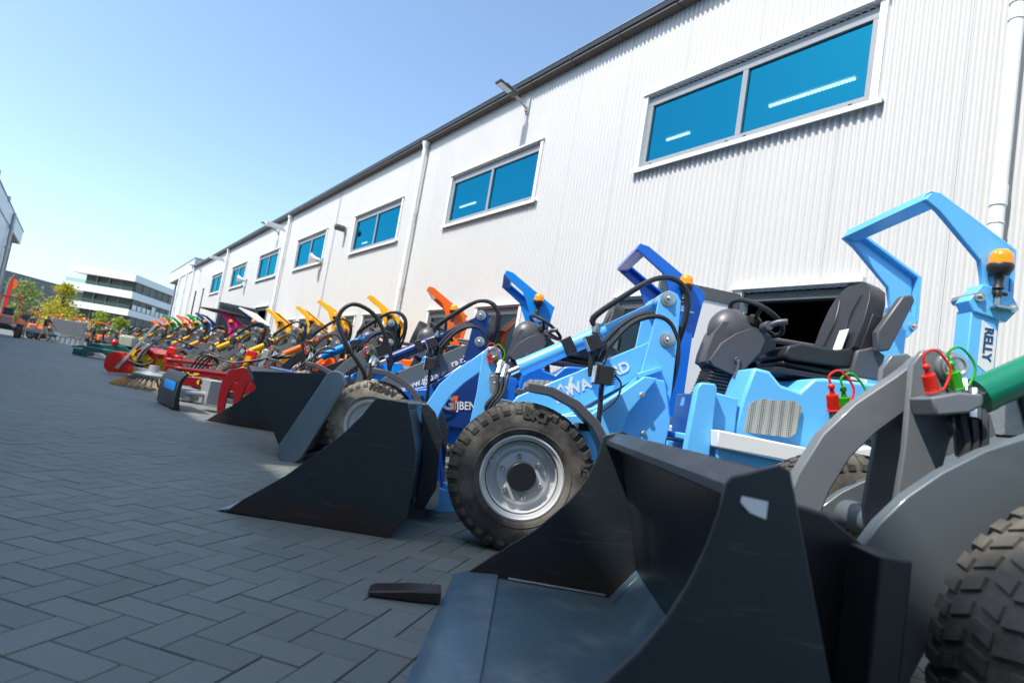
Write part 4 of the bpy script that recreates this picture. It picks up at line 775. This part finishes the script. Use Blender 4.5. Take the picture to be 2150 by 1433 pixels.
def kbeam(T,x0,x1,y,z0,z1,sz):
    b=MB(); sl=(z1-z0)/(x1-x0); h=.14
    b.prism([(x0,z0),(x1,z1),(x1,z1+h),(x0,z0+h)],y,y+.05); b.tube([(x0-.02,y+.03,z0+h+.10),(x1-.3,y+.03,z1+h+.09)],.035,10,1); b.prism([(x0,z0+h),(x0+.1,z0+h+.0),(x0+.06,z0+h+.24),(x0,z0+h+.24)],y+.01,y+.04); b.prism([(x1-.42,z1+h),(x1-.36,z1+h),(x1-.38,z1+h+.28),(x1-.42,z1+h+.28)],y+.01,y+.04)
    o=b.build('frame_beam',P_DRED,T,bevel=.006)
    g=MB(); cx,cz=x0+.42*(x1-x0),z0+.42*(z1-z0)+h*.5; pts=[(cx+sz*1.6*math.cos(t)*(1 if abs(math.cos(t))>.2 else 1),cz+sz*.62*math.sin(t)) for t in [2*math.pi*k/20 for k in range(20)]]
    g.prism(pts,y-.003,y-.001); pl=g.build('badge',P_YELLOW,o,smooth=0)
    text('K',sz*1.15,(cx-sz*1.25,y-.005,cz-sz*.4),pl,P_BLACK,0,bold=.006); text('w',sz*1.0,(cx-.35*sz,y-.005,cz-sz*.36),pl,P_BLACK,0,bold=.004,sx=1.3)
kbeam(T,.12,1.25,.1,.32,.37,.10); 
b=MB(); b.prism([(.0,.5),(.16,.5),(.2,.78),(.06,.8)],.2,.3); b.bx(.2,.32,.15,.3,.52,.66); b.build('motor_mount',P_RED,T,bevel=.01)
T2=thing('weed_brush_carrier','wine red implement frame with yellow badge behind the snow blade','implement',(-4.55,9.55,0),0,None)
kbeam(T2,-.12,1.1,-.1,.24,.29,.105)
b=MB(); b.prism([(.62,.30),(.82,.30),(.93,.92),(.80,.94)],.1,.2); b.build('lift_post',P_RED,T2,bevel=.01)
b=MB(); b.prism([(.745,.56),(.83,.56),(.87,.84),(.79,.84)],.0965,.099); b.build('sticker',P_YELLOW,T2,smooth=0)
b=MB(); b.bx(-.2,.12,.0,.35,.02,.20); b.tube([(.1,.1,.1),(.9,.1,.12)],.04,8,1); b.prism([(.95,.3),(1.02,.3),(1.14,.98),(1.05,.98)],.05,.16); b.build('base_frame',CONC,T2,bevel=.006)
b=MB()
for k in range(4): b.tube([(.0+.05*k,.1,.5),(.2+.06*k,.0,.75),(.6,.02*k,.70),(1.0,.05*k,.80),(1.3+.08*k,.1,.95)],.013,6)
b.build('hose',HOSE,T2)
# sweepers
def sweeper(name,label,x,y,rz,col,bris,hood=False):
    T=thing(name,label,'sweeper',(x,y,0),rz,None); W=1.35
    if not hood:
        b=MB(); sp=[(-.62,.14),(-.60,.38),(-.48,.50),(-.30,.52),(-.12,.40),(.05,.52),(.20,.62),(.34,.52),(.34,.34),(-.05,.08),(-.45,.05)]
        b.prism([(-.62,.12),(-.62,.36),(-.48,.50),(-.28,.50),(-.14,.40),(-.02,.40),(-.02,.06),(-.5,.02)],-W/2-.02,-W/2); b.prism([(-.12,.40),(.16,.72),(.42,.60),(.42,.30),(.0,.2)],-W/2+.1,-W/2+.14)
        b.prism([(-.62,.36),(-.48,.51),(-.12,.53),(.16,.73),(.42,.61),(.40,.57),(.15,.69),(-.1,.49),(-.46,.47),(-.6,.34)],-W/2,W/2); b.prism([(-.62,.12),(-.62,.36),(-.48,.50),(-.28,.50),(-.02,.40),(-.02,.06),(-.5,.02)],W/2,W/2+.02)
        o=b.build('housing',col,T,bevel=.008)
        b=MB(); b.prism([(.02,.42),(.12,.42),(.30,.78),(.20,.80)],-W/2-.04,-W/2+.06); b.prism([(-.36,.14),(-.28,.12),(.10,.80),(.34,1.22),(.28,1.24),(.02,.78)],-W/2-.06,-W/2-.045); b.build('arm',CONC,T,bevel=.004)
        s=MB(); s.prism([(-.09,.50),(-.02,.47),(.04,.60),(-.02,.63)],-W/2-.066,-W/2-.061); s.build('sticker',P_YELLOW,T,smooth=0)
    else:
        b=MB(); b.band([(-.55,.22),(-.50,.45),(-.34,.62),(-.10,.70),(.15,.66),(.35,.52),(.42,.3)],.03,-W/2,W/2); b.prism([(-.55,.20),(-.50,.45),(-.34,.62),(-.10,.70),(.15,.66),(.35,.52),(.42,.3)],-W/2-.02,-W/2); b.prism([(-.1,.69),(.1,.67),(.12,.86),(-.02,.9)],-.1,.1); o=b.build('housing',col,T,bevel=.01)
        b=MB(); b.bx(.42,.62,-.35,.35,.3,1.0); b.tube([(.5,-.3,.9),(.5,-.3,1.3)],.03,8,1); b.tube([(.5,.3,.9),(.5,.3,1.3)],.03,8,1); b.build('mount_frame',CONC,T,bevel=.01)
    b=MB(); rnd=random.Random(7); r=.29 if not hood else .24; c=(.12 if not hood else -.05,.29)
    for k in range(34):
        a=2*math.pi*k/34
        for q in range(16):
            yy=-W/2+.03+(W-.06)*q/15; e=rnd.uniform(-.05,.05); b.cyl((c[0]+.09*math.cos(a),yy,c[1]+.09*math.sin(a)),(c[0]+r*math.cos(a+e),yy+rnd.uniform(-.02,.02),c[1]-.0+r*math.sin(a+e)),.012,.02,4,mi=0)
    b.cyl((c[0],-W/2+.02,c[1]),(c[0],W/2-.02,c[1]),.1,n=14,mi=1); b.build('brush',[bris,P_BLACK],T,smooth=0)
    b=MB(); b.tube([(.1,-W/2-.05,.42),(.25,-W/2-.08,.7),(.45,-.4,1.0),(.9,-.3,.95),(1.4,-.2,.8)],.022,8); b.tube([(-.1,-W/2-.03,.36),(.2,-W/2-.05,.30),(.4,-W/2,.4)],.03,8); b.build('hose',HOSE,T)
    return T
sweeper('sweeper','red sweeper with yellow roller brush and slanting grey arm at yard edge',-8.15,15.15,R_(4),P_RED,YBR)
sweeper('sweeper','bright red sweeper with rounded hood behind the yellow brush',-7.9,17.6,0,paint('signal red',(236,52,24)),YBR,True)
# ------------------------------------------------------------------ twin end blocks of the two halls
GCLAD=clad_mat('pale grey cladding',(.55,.60,.62),.9)
def endblock(name,label,x0,x1,x2,t0,sgn,zs=7.0):
    B=link(name,None); B.matrix_world=HALL@Matrix.Translation((0,t0,0)); tag(B,label,'building')
    b=MB(); b.bx(x0,x1,0 if sgn>0 else -12,12 if sgn>0 else 0,0,6.14); b.build('wall',GCLAD,B,smooth=0)
    b=MB(); b.bx(x0-.3 if sgn>0 else x0,x2,-.06 if sgn>0 else -12,12 if sgn>0 else .06,6.15,zs,0); b.bx(x0-.32 if sgn>0 else x0,x2+.03,-.1 if sgn>0 else -12,12 if sgn>0 else .1,zs+.004,zs+.05,1); b.bx(x1+.02,x2-.03,0.02 if sgn>0 else -11.9,11.9 if sgn>0 else -.02,6.12,6.145,2); b.build('overhang',[GCLAD,FRAME,mat('copper soffit',(.32,.2,.17),.6,0,.1,3)],B,smooth=0)
    for q in ((x1-.4,x0+1.6) if sgn>0 else (x1-.5,)):
        d=MB(); y=-.12 if sgn>0 else .14; d.cyl((q,y,.0),(q,y,6.05 if sgn>0 else 6.9),.06 if sgn>0 else .09,n=14); 
        for z in(1.5,3.2,4.9,6.): d.cyl((q,y,z),(q,y,z+.1),.075 if sgn>0 else .12,n=14)
        d.build('downpipe',CONC if sgn<0 else WHITEC,B)
    b=MB(); b.cyl((x2-.5,.4 if sgn>0 else -.4,0),(x2-.5,.4 if sgn>0 else -.4,6.1),.07,n=12); b.build('column',FRAME,B)
    return B
endblock('office_block','pale grey end block with overhanging roof box at the far end of the hall',45.75,51.2,57.6,WT-.05,1)
LB=endblock('neighbour_hall','long pale hall on the left edge that shades the yard',-22.,45.5,53.6,-3.9,-1)
b=MB(); b.tube([(37.6,-.3,7.0),(37.6,-.3,7.5),(37.9,-.2,7.75),(38.3,-.2,7.7),(38.6,-.25,7.3),(38.6,-.25,7.0)],.04,8); b.bx(41.2,41.7,-.2,.12,6.95,7.2); b.build('roof_ladder_hoop',FRAME,LB)
b=MB(); b.bx(1.45,3.35,-7,-.02,7.05,8.25); b.bx(-12,1.445,-7,-.02,7.05,8.1); b.build('roof_shade_block',DKSLATE,LB,smooth=0); b=MB(); b.bx(4.85,7.7,-7,-.02,7.05,8.7); b.build('roof_shade_block',DKSLATE,LB,smooth=0)  # unseen roof blocks, added and sized to cast the stepped shade on the near loaders
P=onZ(772,1243,0); Q=onZ(922,1262,0)
tn=MB(); d_=(Q-P); L_=d_.length; tn.prism([(0,.012),(.02,.004),(L_,.004),(L_,.046),(L_*.6,.04),(.02,.022)],-.05,.05); o=tn.build('fork_tine',BUCK,None,bevel=.005,loc=P,rot=(0,0,math.atan2(d_.y,d_.x))); tag(o,'flat dark fork tine lying on the paving beside the nearest bucket','fork tine')
# ------------------------------------------------------------------ far buildings
B=thing('warehouse','long dark grey windowless warehouse far behind the trees','building',(-75,90,0),0,None)
b=MB(); b.slab([(0,-14),(1.4,22),(-40,24),(-40,-14)],0,8.5); b.build('wall',DKSLATE2:=mat('slate cladding',(.15,.165,.175),.5,0,.05,.3),B,smooth=0)
b=MB(); b.slab([(.06,-14),(1.46,22.02),(1.0,22.02),(-.4,-14)],8.505,8.6); b.build('parapet',FRAME,B,smooth=0)
b=MB()
for q in(2.,8.,14.): b.bx(.0+q*.0389,.12+q*.0389,q,q+1.6,7.55,7.85)
b.build('vent_grille',GUT,B,smooth=0)
B=thing('office_building','white banded three storey office building with dark glass floors','building',(-51.5,88,0),0,None)
Lx,Rx,Ry=-9.0,-1.5,15.0
GL2=mat('dark office glazing',(.016,.022,.027),.35,0,.1,.5); WB=mat('white band cladding',(.80,.81,.80),.4,0,.02,1)
bands=[(9.5,10.5,Lx,0),(7.05,8.05,Lx-.6,0),(4.6,5.5,Lx-.7,0)]
b=MB()
for z0,z1,l,_ in bands: b.slab([(l,0),(0,0),(Rx,Ry),(-12,Ry+6),(l,8)],z0,z1)
b.build('facade_band',WB,B,smooth=0)
b=MB(); b.slab([(Lx+1.3,1.6),(-.35,1.2),(Rx-.3,Ry),(-11,Ry+5),(Lx+1.3,8)],0,9.49); gz=b.build('glazing',GL2,B,smooth=0)
for z0,z1 in((8.06,9.48),(5.51,7.04),(0,4.59)):
    for k in range(1,4): x=Lx+1.3+k*1.75; b=MB(); b.bx(x-.03,x+.03,1.2,1.6-.0,z0,z1); b.build('mullion',FRAME,gz,smooth=0)
    for k in range(1,6): f=k/6; b=MB(); b.box((-.25+(Rx+.0)*f,1.2+(Ry-1.2)*f,(z0+z1)/2),(.06,.06,z1-z0)); b.build('mullion',FRAME,gz,smooth=0)
b=MB(); b.bx(Lx-.4,-.1,.1,.14,8.06,8.6); b.bx(Lx-.5,-.1,.1,.14,5.51,6.1); b.build('balcony_rail',CLEAR,B,smooth=0)
for k in range(9):
    f0=.05+k*.1; z=5.55
    h=.7 if k!=4 else 1.25; f=f0+.04; b=MB(); b.box((Rx*f+.04,Ry*f,z+h/2),(.04,1.15,h),Matrix.Rotation(math.atan2(-Rx,Ry),3,'Z')); b.build('blind',P_WHITE,gz,smooth=0)
b=MB(); b.box((-.6,8,1.5),(.5,.2,3.)); b.box((-.2,2,3.1),(.35,.5,.35)); b.bx(-.3,.0,2,13,2.95,3.3); b.bx(-.3,0,2,2.4,0,2.94); b.bx(-.3,0,7,7.4,0,2.94); b.bx(-.3,0,12.6,13,0,2.94); b.build('entrance_frame',CONC,B,smooth=0)
# ------------------------------------------------------------------ trees
def leafmat(name,a,b_):
    m=bpy.data.materials.new(name); m.use_nodes=True; n=m.node_tree.nodes; l=m.node_tree.links; p=n['Principled BSDF']
    tc=n.new('ShaderNodeTexCoord'); nz=n.new('ShaderNodeTexNoise'); nz.inputs['Scale'].default_value=2.2; nz.inputs['Detail'].default_value=6; l.new(tc.outputs['Object'],nz.inputs['Vector'])
    rp=n.new('ShaderNodeValToRGB'); rp.color_ramp.elements[0].position=.35; rp.color_ramp.elements[1].position=.65; rp.color_ramp.elements[0].color=(*a,1); rp.color_ramp.elements[1].color=(*b_,1); l.new(nz.outputs['Fac'],rp.inputs[0]); l.new(rp.outputs[0],p.inputs['Base Color']); p.inputs['Roughness'].default_value=.6
    tr=n.new('ShaderNodeBsdfTranslucent'); l.new(rp.outputs[0],tr.inputs[0]); mx=n.new('ShaderNodeMixShader'); mx.inputs[0].default_value=.35; l.new(p.outputs[0],mx.inputs[1]); l.new(tr.outputs[0],mx.inputs[2]); l.new(mx.outputs[0],n['Material Output'].inputs[0]); return m
BARK=mat('bark',(.09,.075,.06),.9,0,.3,8)
def tree(label,x,y,h,crown,leaf,n,size,seed,z0=.3,name='tree',cat='tree',group=None,blobs=14,white=None):
    T=thing(name,label,cat,(x,y,0),0,group); rnd=random.Random(seed); b=MB()
    b.tube([(0,0,0),(.05,.02,h*.3),(-.04,.0,h*.6),(0,0,h*.9)],[.11,.09,.06,.03],8)
    cl=[]
    for k in range(blobs):
        u=rnd.random(); a=rnd.uniform(0,2*math.pi); cz=crown(u); rr=cz*math.sqrt(rnd.random()); c=Vector((rr*math.cos(a),rr*math.sin(a),h*(z0+(1-z0)*u))); cl.append(c); b.tube([(0,0,max(.2,c.z*.6)),(c.x*.5,c.y*.5,c.z*.85),tuple(c)],[.03,.02,.01],5,2)
    b.build('trunk',BARK,T)
    f=MB()
    for q in range(n):
        c=cl[q%blobs]; s=crown(max(0,min(1,(c.z/h-z0)/(1-z0))))*.5+.12; p=c+Vector((rnd.gauss(0,s*.55),rnd.gauss(0,s*.55),rnd.gauss(0,s*.4)))
        if p.z<.1: continue
        d=Vector((rnd.gauss(0,1),rnd.gauss(0,1),rnd.gauss(0,1))).normalized(); e=d.orthogonal().normalized()*size*rnd.uniform(.6,1.3); g_=d.cross(e)*.6
        f.add([p-e,p+g_,p+e,p-g_],[(0,1,2,3)],1 if white and rnd.random()<.55 else 0)
    f.build('crown',[leaf]+([white] if white else []),T,smooth=0); return T
YG=leafmat('young yellow green leaves',(.30,.30,.02),(.62,.54,.03)); MG=leafmat('mid green leaves',(.16,.22,.06),(.34,.40,.12)); BG=leafmat('fresh green leaves',(.16,.26,.02),(.34,.42,.03)); BLOS=mat('white blossom',(.8,.78,.74),.7)
cr=lambda w,lo=.55:(lambda u:w*(lo+(1-lo)*math.sin(math.pi*min(1,u*1.1+.12)))*(1-.35*u))
tree('round olive green street tree at far left before the dark warehouse',-46.6,62,5.2,lambda u:1.25*(.45+.75*math.sin(math.pi*(.12+.8*u))),MG,2600,.13,1,z0=.22)
tree('bushy yellow green tree left of the white office building',-39.9,58,5.0,lambda u:2.1*(1-.78*u),YG,3000,.12,2,z0=.12,blobs=34)
tree('small fresh green tree before the dark ground floor glazing',-34.3,55,3.3,lambda u:.75*(1-.5*u),BG,900,.11,3,z0=.2)
tree('smallest fresh green tree right of the other young tree',-32.6,55,2.8,lambda u:.65*(1-.4*u),BG,700,.11,4,z0=.25)
for k,(x,y,s) in enumerate([(-37.6,57,1.75),(-35.6,56.5,1.8),(-33.6,56,1.7)]):
    tree(['left part of white flowering shrubs behind the black clad man','middle white flowering shrub below the small green tree','right white flowering shrub beside the yard exit'][k],x,y,s,lambda u:1.15*(1-.3*u),MG,1300,.10,20+k,z0=.2,name='shrub',cat='shrub',group='white flowering shrubs',white=BLOS)
# ------------------------------------------------------------------ compact tractors and trailers in the distance
def tractor(label,x,y,rz,s=1.,group='orange compact tractors'):
    T=thing('compact_tractor',label,'tractor',(x,y,0),rz,group); T.scale=(s,s,s)
    b=MB(); b.prism([(-1.0,.62),(-.98,1.0),(-.9,1.06),(.15,1.12),(.2,.62)],-.27,.27); b.build('hood',P_ORANGE,T,bevel=.04)
    b=MB(); b.bx(-1.03,-1.001,-.19,.19,.66,.96); b.build('grille',FRAME,T,smooth=0)
    b=MB(); b.bx(-.95,.9,-.18,.18,.4,.61); b.bx(-1.15,-.98,-.3,.3,.42,.58); b.bx(-.7,-.6,-.55,.55,.35,.42); b.bx(.55,.65,-.5,.5,.42,.5); b.build('chassis',P_BLACK,T,bevel=.01)
    for yy in(-.62,.62): wheel(T,-.65,yy*.85,.30,key='f',r=.30,wd=.2,rr=.16,lugs=20,hi=False); wheel(T,.6,yy,.46,key='r',r=.46,wd=.3,rr=.26,lugs=22,hi=False)
    b=MB()
    for yy in(-.62,.62): b.band([(.6+.54*math.cos(R_(a)),.46+.54*math.sin(R_(a))) for a in(150,115,85,55,25)],.03,yy-.17,yy+.17)
    b.bx(.2,.85,-.45,.45,.72,.78); b.build('fender',P_ORANGE,T,bevel=.01)
    b=MB(); b.prism([(.45,.95),(.85,.95),(.95,1.5),(.86,1.52),(.76,1.06),(.45,1.06)],-.24,.24); b.build('seat',SEAT,T,bevel=.04)
    b=MB(); b.torus((.18,0,1.32),(-.5,0,.85),.19,.02,20,6); b.cyl((.0,0,1.05),(.18,0,1.32),.03,n=8); b.build('steering_wheel',DPLAS,T)
    b=MB(); b.tube([(.95,-.48,.75),(.98,-.48,1.6),(.98,-.46,2.02),(.98,-.38,2.1),(.98,.38,2.1),(.98,.46,2.02),(.98,.48,1.6),(.95,.48,.75)],.045,8,2); b.build('roll_bar',P_ORANGE,T)
    beacon(T,.98,-.42,2.2,False)
    return T
tractor('orange compact tractor at left edge, nearest of the tractors',-28.7,37.4,R_(127),1.12)
for k,(px,py,rz,lb) in enumerate([(62,706,130,'orange tractor left of the couple with the stroller'),(105,713,120,'orange tractor just behind the couple with the stroller'),(112,714,135,'orange tractor left of the sheet metal crate'),(150,720,125,'orange tractor right behind the sheet metal crate'),(172,723,130,'orange tractor left of the man in black'),(207,728,128,'orange tractor right of the man in black')]):
    P=onZ(px,py+1.5,0); P=P*(53/P.y); tractor(lb,P.x,P.y,R_(rz),1.)
def trailer(label,x,y,rz,L=3.0,rail=True):
    T=thing('flatbed_trailer',label,'trailer',(x,y,0),rz,'pale flatbed trailers')
    b=MB(); b.bx(-L/2,L/2,-.75,.75,.52,.60); b.bx(-L/2,-L/2+.05,-.75,.75,.605,.9); b.bx(-L/2,L/2,-.78,-.752,.45,.68); b.bx(-L/2,L/2,.752,.78,.45,.68); b.build('bed',CONC,T,bevel=.008)
    b=MB(); b.tube([(L/2,0,.5),(L/2+.9,0,.45)],.05,8,1); b.bx(L/2+.5,L/2+.56,-.03,.03,0,.6); b.build('drawbar',STEEL,T)
    if rail:
        b=MB(); b.tube([(-L/2,-.7,.6),(-L/2,-.7,1.35),(-L/2+.2,-.7,1.5),(L/2-.5,-.7,1.5),(L/2,-.7,1.0),(L/2,-.7,.6)],.024,8,2); b.tube([(-L/2,.7,.6),(-L/2,.7,1.35),(-L/2+.2,.7,1.5),(L/2-.5,.7,1.5),(L/2,.7,1.0),(L/2,.7,.6)],.024,8,2); b.build('rail',CONC,T)
    for yy in(-.66,.66): wheel(T,0,yy,.29,key='f',r=.30,wd=.2,rr=.16,lugs=20,hi=False)
def gpos(px,py): return onZ(px,py,0)
for px,py,rz,lb,rl in [(70,713,20,'white flatbed trailer behind the couple',False),(160,722,20,'white flatbed trailer left of the man in black',False),(272,746,40,'railed trailer right of the teal mower',True),(285,748,35,'railed trailer beside the rounded red sweeper',True)]:
    P=gpos(px,py-2); trailer(lb,P.x,P.y,R_(rz),2.6 if not rl else 1.9,rl)
# teal mower
P=gpos(226,755); T=thing('flail_mower','teal wide mower with black hoop and red ball on the yard','mower',(P.x,P.y,0),R_(14),None)
b=MB(); b.bx(-.7,1.0,-.6,.6,.22,.40); b.prism([(-.65,.40),(-.5,.55),(.6,.62),(.95,.40)],-.5,.5); b.build('deck',P_TEAL,T,bevel=.03)
b=MB(); b.prism([(-1.05,.28),(-.7,.34),(-.7,.40),(-1.05,.33)],-.6,.6); b.bx(-.95,-.5,-.7,-.55,.02,.26); b.build('front_flap',P_TEAL,T,bevel=.01)
for cx_,r_ in((-.8,.1),(.9,.13)): b=MB(); b.cyl((cx_,-.75,.13),(cx_,.75,.13),r_,n=14); b.build('roller',P_TEAL,T,bevel=.01)
b=MB(); b.torus((-.05,-.1,.85),(.3,.9,.1),.28,.035,24,8); b.tube([(-.3,-.1,.5),(-.2,-.1,.7)],.03,8,1); b.build('hoop',HOSE,T)
b=MB(); b.ball((.25,-.45,.68),.12,14,0,(1,1,1.1)); b.build('red_ball',P_RED,T); b=MB(); b.bx(.35,.8,-.4,.3,.62,1.0); b.build('tank',mat('cream plastic',(.5,.5,.38),.5),T,bevel=.03)
b=MB(); b.tube([(-.1,.4,.5),(.1,.4,.95),(.5,.3,1.02),(1.2,.2,.8)],.028,8); b.build('tube_frame',CONC,T)
# sheet metal crate and white drums
P=gpos(137,720.5); T=thing('sheet_metal_crate','dull grey sheet metal crate standing on the row of white drums','crate',(P.x,P.y,0),R_(16),None)
b=MB(); b.bx(-1.05,1.05,-.3,.3,.62,1.72); b.build('panel',mat('dull sheet metal',(.20,.21,.22),.5,.3,.15,3),T,bevel=.01); b=MB(); b.bx(-1.1,1.1,-.35,.35,.555,.61); b.bx(-1.08,-1.0,-.3,.3,.0,.55); b.bx(1.0,1.08,-.3,.3,0,.55); b.build('base',FRAME,T,bevel=.005)
M=Matrix.Rotation(R_(16),3,'Z')
for k in range(6):
    q=Vector((P.x,P.y,0))+M@Vector((-.82+k*.33,-.05,0)); o=MB(); o.lathe([(0,.125),(.02,.135),(.2,.14),(.22,.13),(.42,.14),(.48,.12),(.50,.05),(.52,0)],(0,0,0),(0,0,1),14); d=o.build('drum',P_WHITE,None,loc=q); tag(d,'white plastic drum in the row beneath the sheet metal crate','drum','white drums under the crate')
# beach flag
P=onY(8,700,44); T=thing('beach_flag','tall red sail flag with orange edge beside the orange tractor','flag',(P.x-.6,44,0),R_(10),None)
b=MB(); b.tube([(0,0,0),(.02,0,2.2),(.12,0,3.6),(.35,0,4.2)],.02,6); b.build('pole',STEEL,T); b=MB(); b.prism([(.05,1.2),(.28,1.2),(.42,3.4),(.36,4.15),(.14,3.6)],-.008,.008); b.build('banner',P_RED,T,smooth=0); b=MB(); b.prism([(.44,3.1),(.62,3.3),(.66,3.7),(.44,3.9),(.45,3.4)],-.006,.006); b.build('orange_tip',P_ORANGE,T,smooth=0)
# ------------------------------------------------------------------ people
SKIN=mat('skin',(.42,.24,.17),.5); HAIRG=mat('grey hair',(.35,.33,.31),.8); HAIRD=mat('dark hair',(.03,.025,.02),.7)
def person(label,x,y,rz,h,top,legs,hair,shorts=False,reach=.0,stride=.12,lean=0.,sleeve=True):
    V=[];E=[];Rd=[]
    def a(p,r,par=None):
        V.append(Vector(p));Rd.append(r)
        if par is not None: E.append((par,len(V)-1))
        return len(V)-1
    l=lean
    pe=a((0,0,.94),.145); wa=a((-.01-l*.3,0,1.10),.13,pe); ch=a((-.02-l*.7,0,1.32),.155,wa); nk=a((-.02-l,0,1.50),.06,ch); hd=a((-.035-l,0,1.60),.085,nk); ht=a((-.03-l,0,1.70),.088,hd); a((-.02-l,0,1.75),.05,ht); a((-.115-l,0,1.62),.02,hd)
    tips=[]
    for s in(-1,1):
        sh=a((-.02-l*.9,s*.19,1.42),.075,ch); el=a((-.06-l-reach*.25,s*.25,1.16+reach*.03),.05,sh); wr=a((-.14-l-reach*.55,s*.24,.94+reach*.16),.035,el); pm=a((-.16-l-reach*.62,s*.235,.87+reach*.14),.034,wr)
        for k in range(4): f=a((-.185-l-reach*.68+.018*k,s*(.235+.006*(k-1.5)),.79+reach*.13+.006*abs(k-1.5)),.0095,pm); a((-.185-l-reach*.68+.018*k-.012,s*.22,.755+reach*.13),.008,f)
        t=a((-.20-l-reach*.64,s*.215,.85+reach*.14),.011,pm)
        hp=a((0,s*.095,.88),.105,pe); kn=a((-.03*1+s*stride*.5,s*.105,.50),.068,hp); an=a((s*stride+.01,s*.11,.10),.045,kn); he=a((s*stride,s*.11,.05),.045,an); a((s*stride-.16,s*.125,.035),.035,he)
    me=bpy.data.meshes.new('tmp'); me.from_pydata([tuple(v) for v in V],E,[]); ob=bpy.data.objects.new('tmp',me); COL.objects.link(ob)
    sk=ob.modifiers.new('s','SKIN'); 
    for i,r in enumerate(Rd): me.skin_vertices[0].data[i].radius=(r,r)
    me.skin_vertices[0].data[0].use_root=True
    su=ob.modifiers.new('d','SUBSURF'); su.levels=1; su.render_levels=1
    dg=bpy.context.evaluated_depsgraph_get(); m=bpy.data.meshes.new_from_object(ob.evaluated_get(dg)); bpy.data.objects.remove(ob); m.name='person'
    m.materials.clear(); [m.materials.append(q) for q in(SKIN,top,legs,hair,P_BLACK)]
    for p in m.polygons:
        c=p.center; z=c.z; arm=abs(c.y)>.205 or c.x<-.13-l
        if z>1.71 or (z>1.58 and c.x>-.03-l): k=3
        elif z>1.50: k=0
        elif z<.07: k=4
        elif arm and z<(1.0 if sleeve else 1.24) and z>.5: k=0
        elif z>.98 or (arm and z>.6): k=1
        elif z<.5 and shorts: k=0
        else: k=2
        p.material_index=k; p.use_smooth=True
    o=link('person',m,None,(x,y,0),(0,0,rz)); s=h/1.79; o.scale=(s,s,s); tag(o,label,'person'); return o
TB=mat('black jacket',(.012,.012,.014),.8); JN=mat('dark blue jeans',(.02,.045,.09),.85); MAR=mat('maroon shirt',(.11,.02,.02),.8); BEI=mat('beige shorts',(.5,.44,.34),.85); GRY=mat('grey tee shirt',(.10,.10,.11),.8)
P=gpos(189,729.5); person('man in black jacket and dark jeans standing in the yard',P.x,P.y,R_(60),1.84,TB,JN,HAIRD,stride=.16,reach=.25)
P=gpos(88,714.5); person('person in maroon shirt and beige shorts pushing a stroller',P.x,P.y,R_(185),1.80,MAR,BEI,HAIRG,True,.55,.18,.08,False)
P=gpos(45,709.5); person('person in grey shirt standing right of the orange tractor',P.x,P.y,R_(100),1.78,GRY,BEI,HAIRG,True,.4,.08,0.,False)
P=gpos(103,716.5); T=thing('stroller','dark folding stroller in front of the person in maroon','stroller',(P.x,P.y,0),R_(185),None)
b=MB(); b.prism([(-.3,.35),(.1,.35),(.35,.75),(.3,.95),(.1,.9),(-.1,.5),(-.3,.45)],-.2,.2); b.build('seat',P_BLACK,T,bevel=.03); b=MB(); b.tube([(.55,0,1.0),(.2,-.2,.6),(-.35,-.22,.1)],.015,6,2); b.tube([(.3,-.2,.1),(0,-.2,.4),(-.2,-.2,.6)],.015,6,2); b.tube([(.55,0,1.0),(.2,.2,.6),(-.35,.22,.1)],.015,6,2); b.build('frame',STEEL,T)
for q in((-.35,-.22),(-.35,.22),(.3,-.22),(.3,.22)): b=MB(); b.torus((q[0],q[1],.11),(0,1,0),.09,.02,16,6); b.build('wheel',HOSE,T)
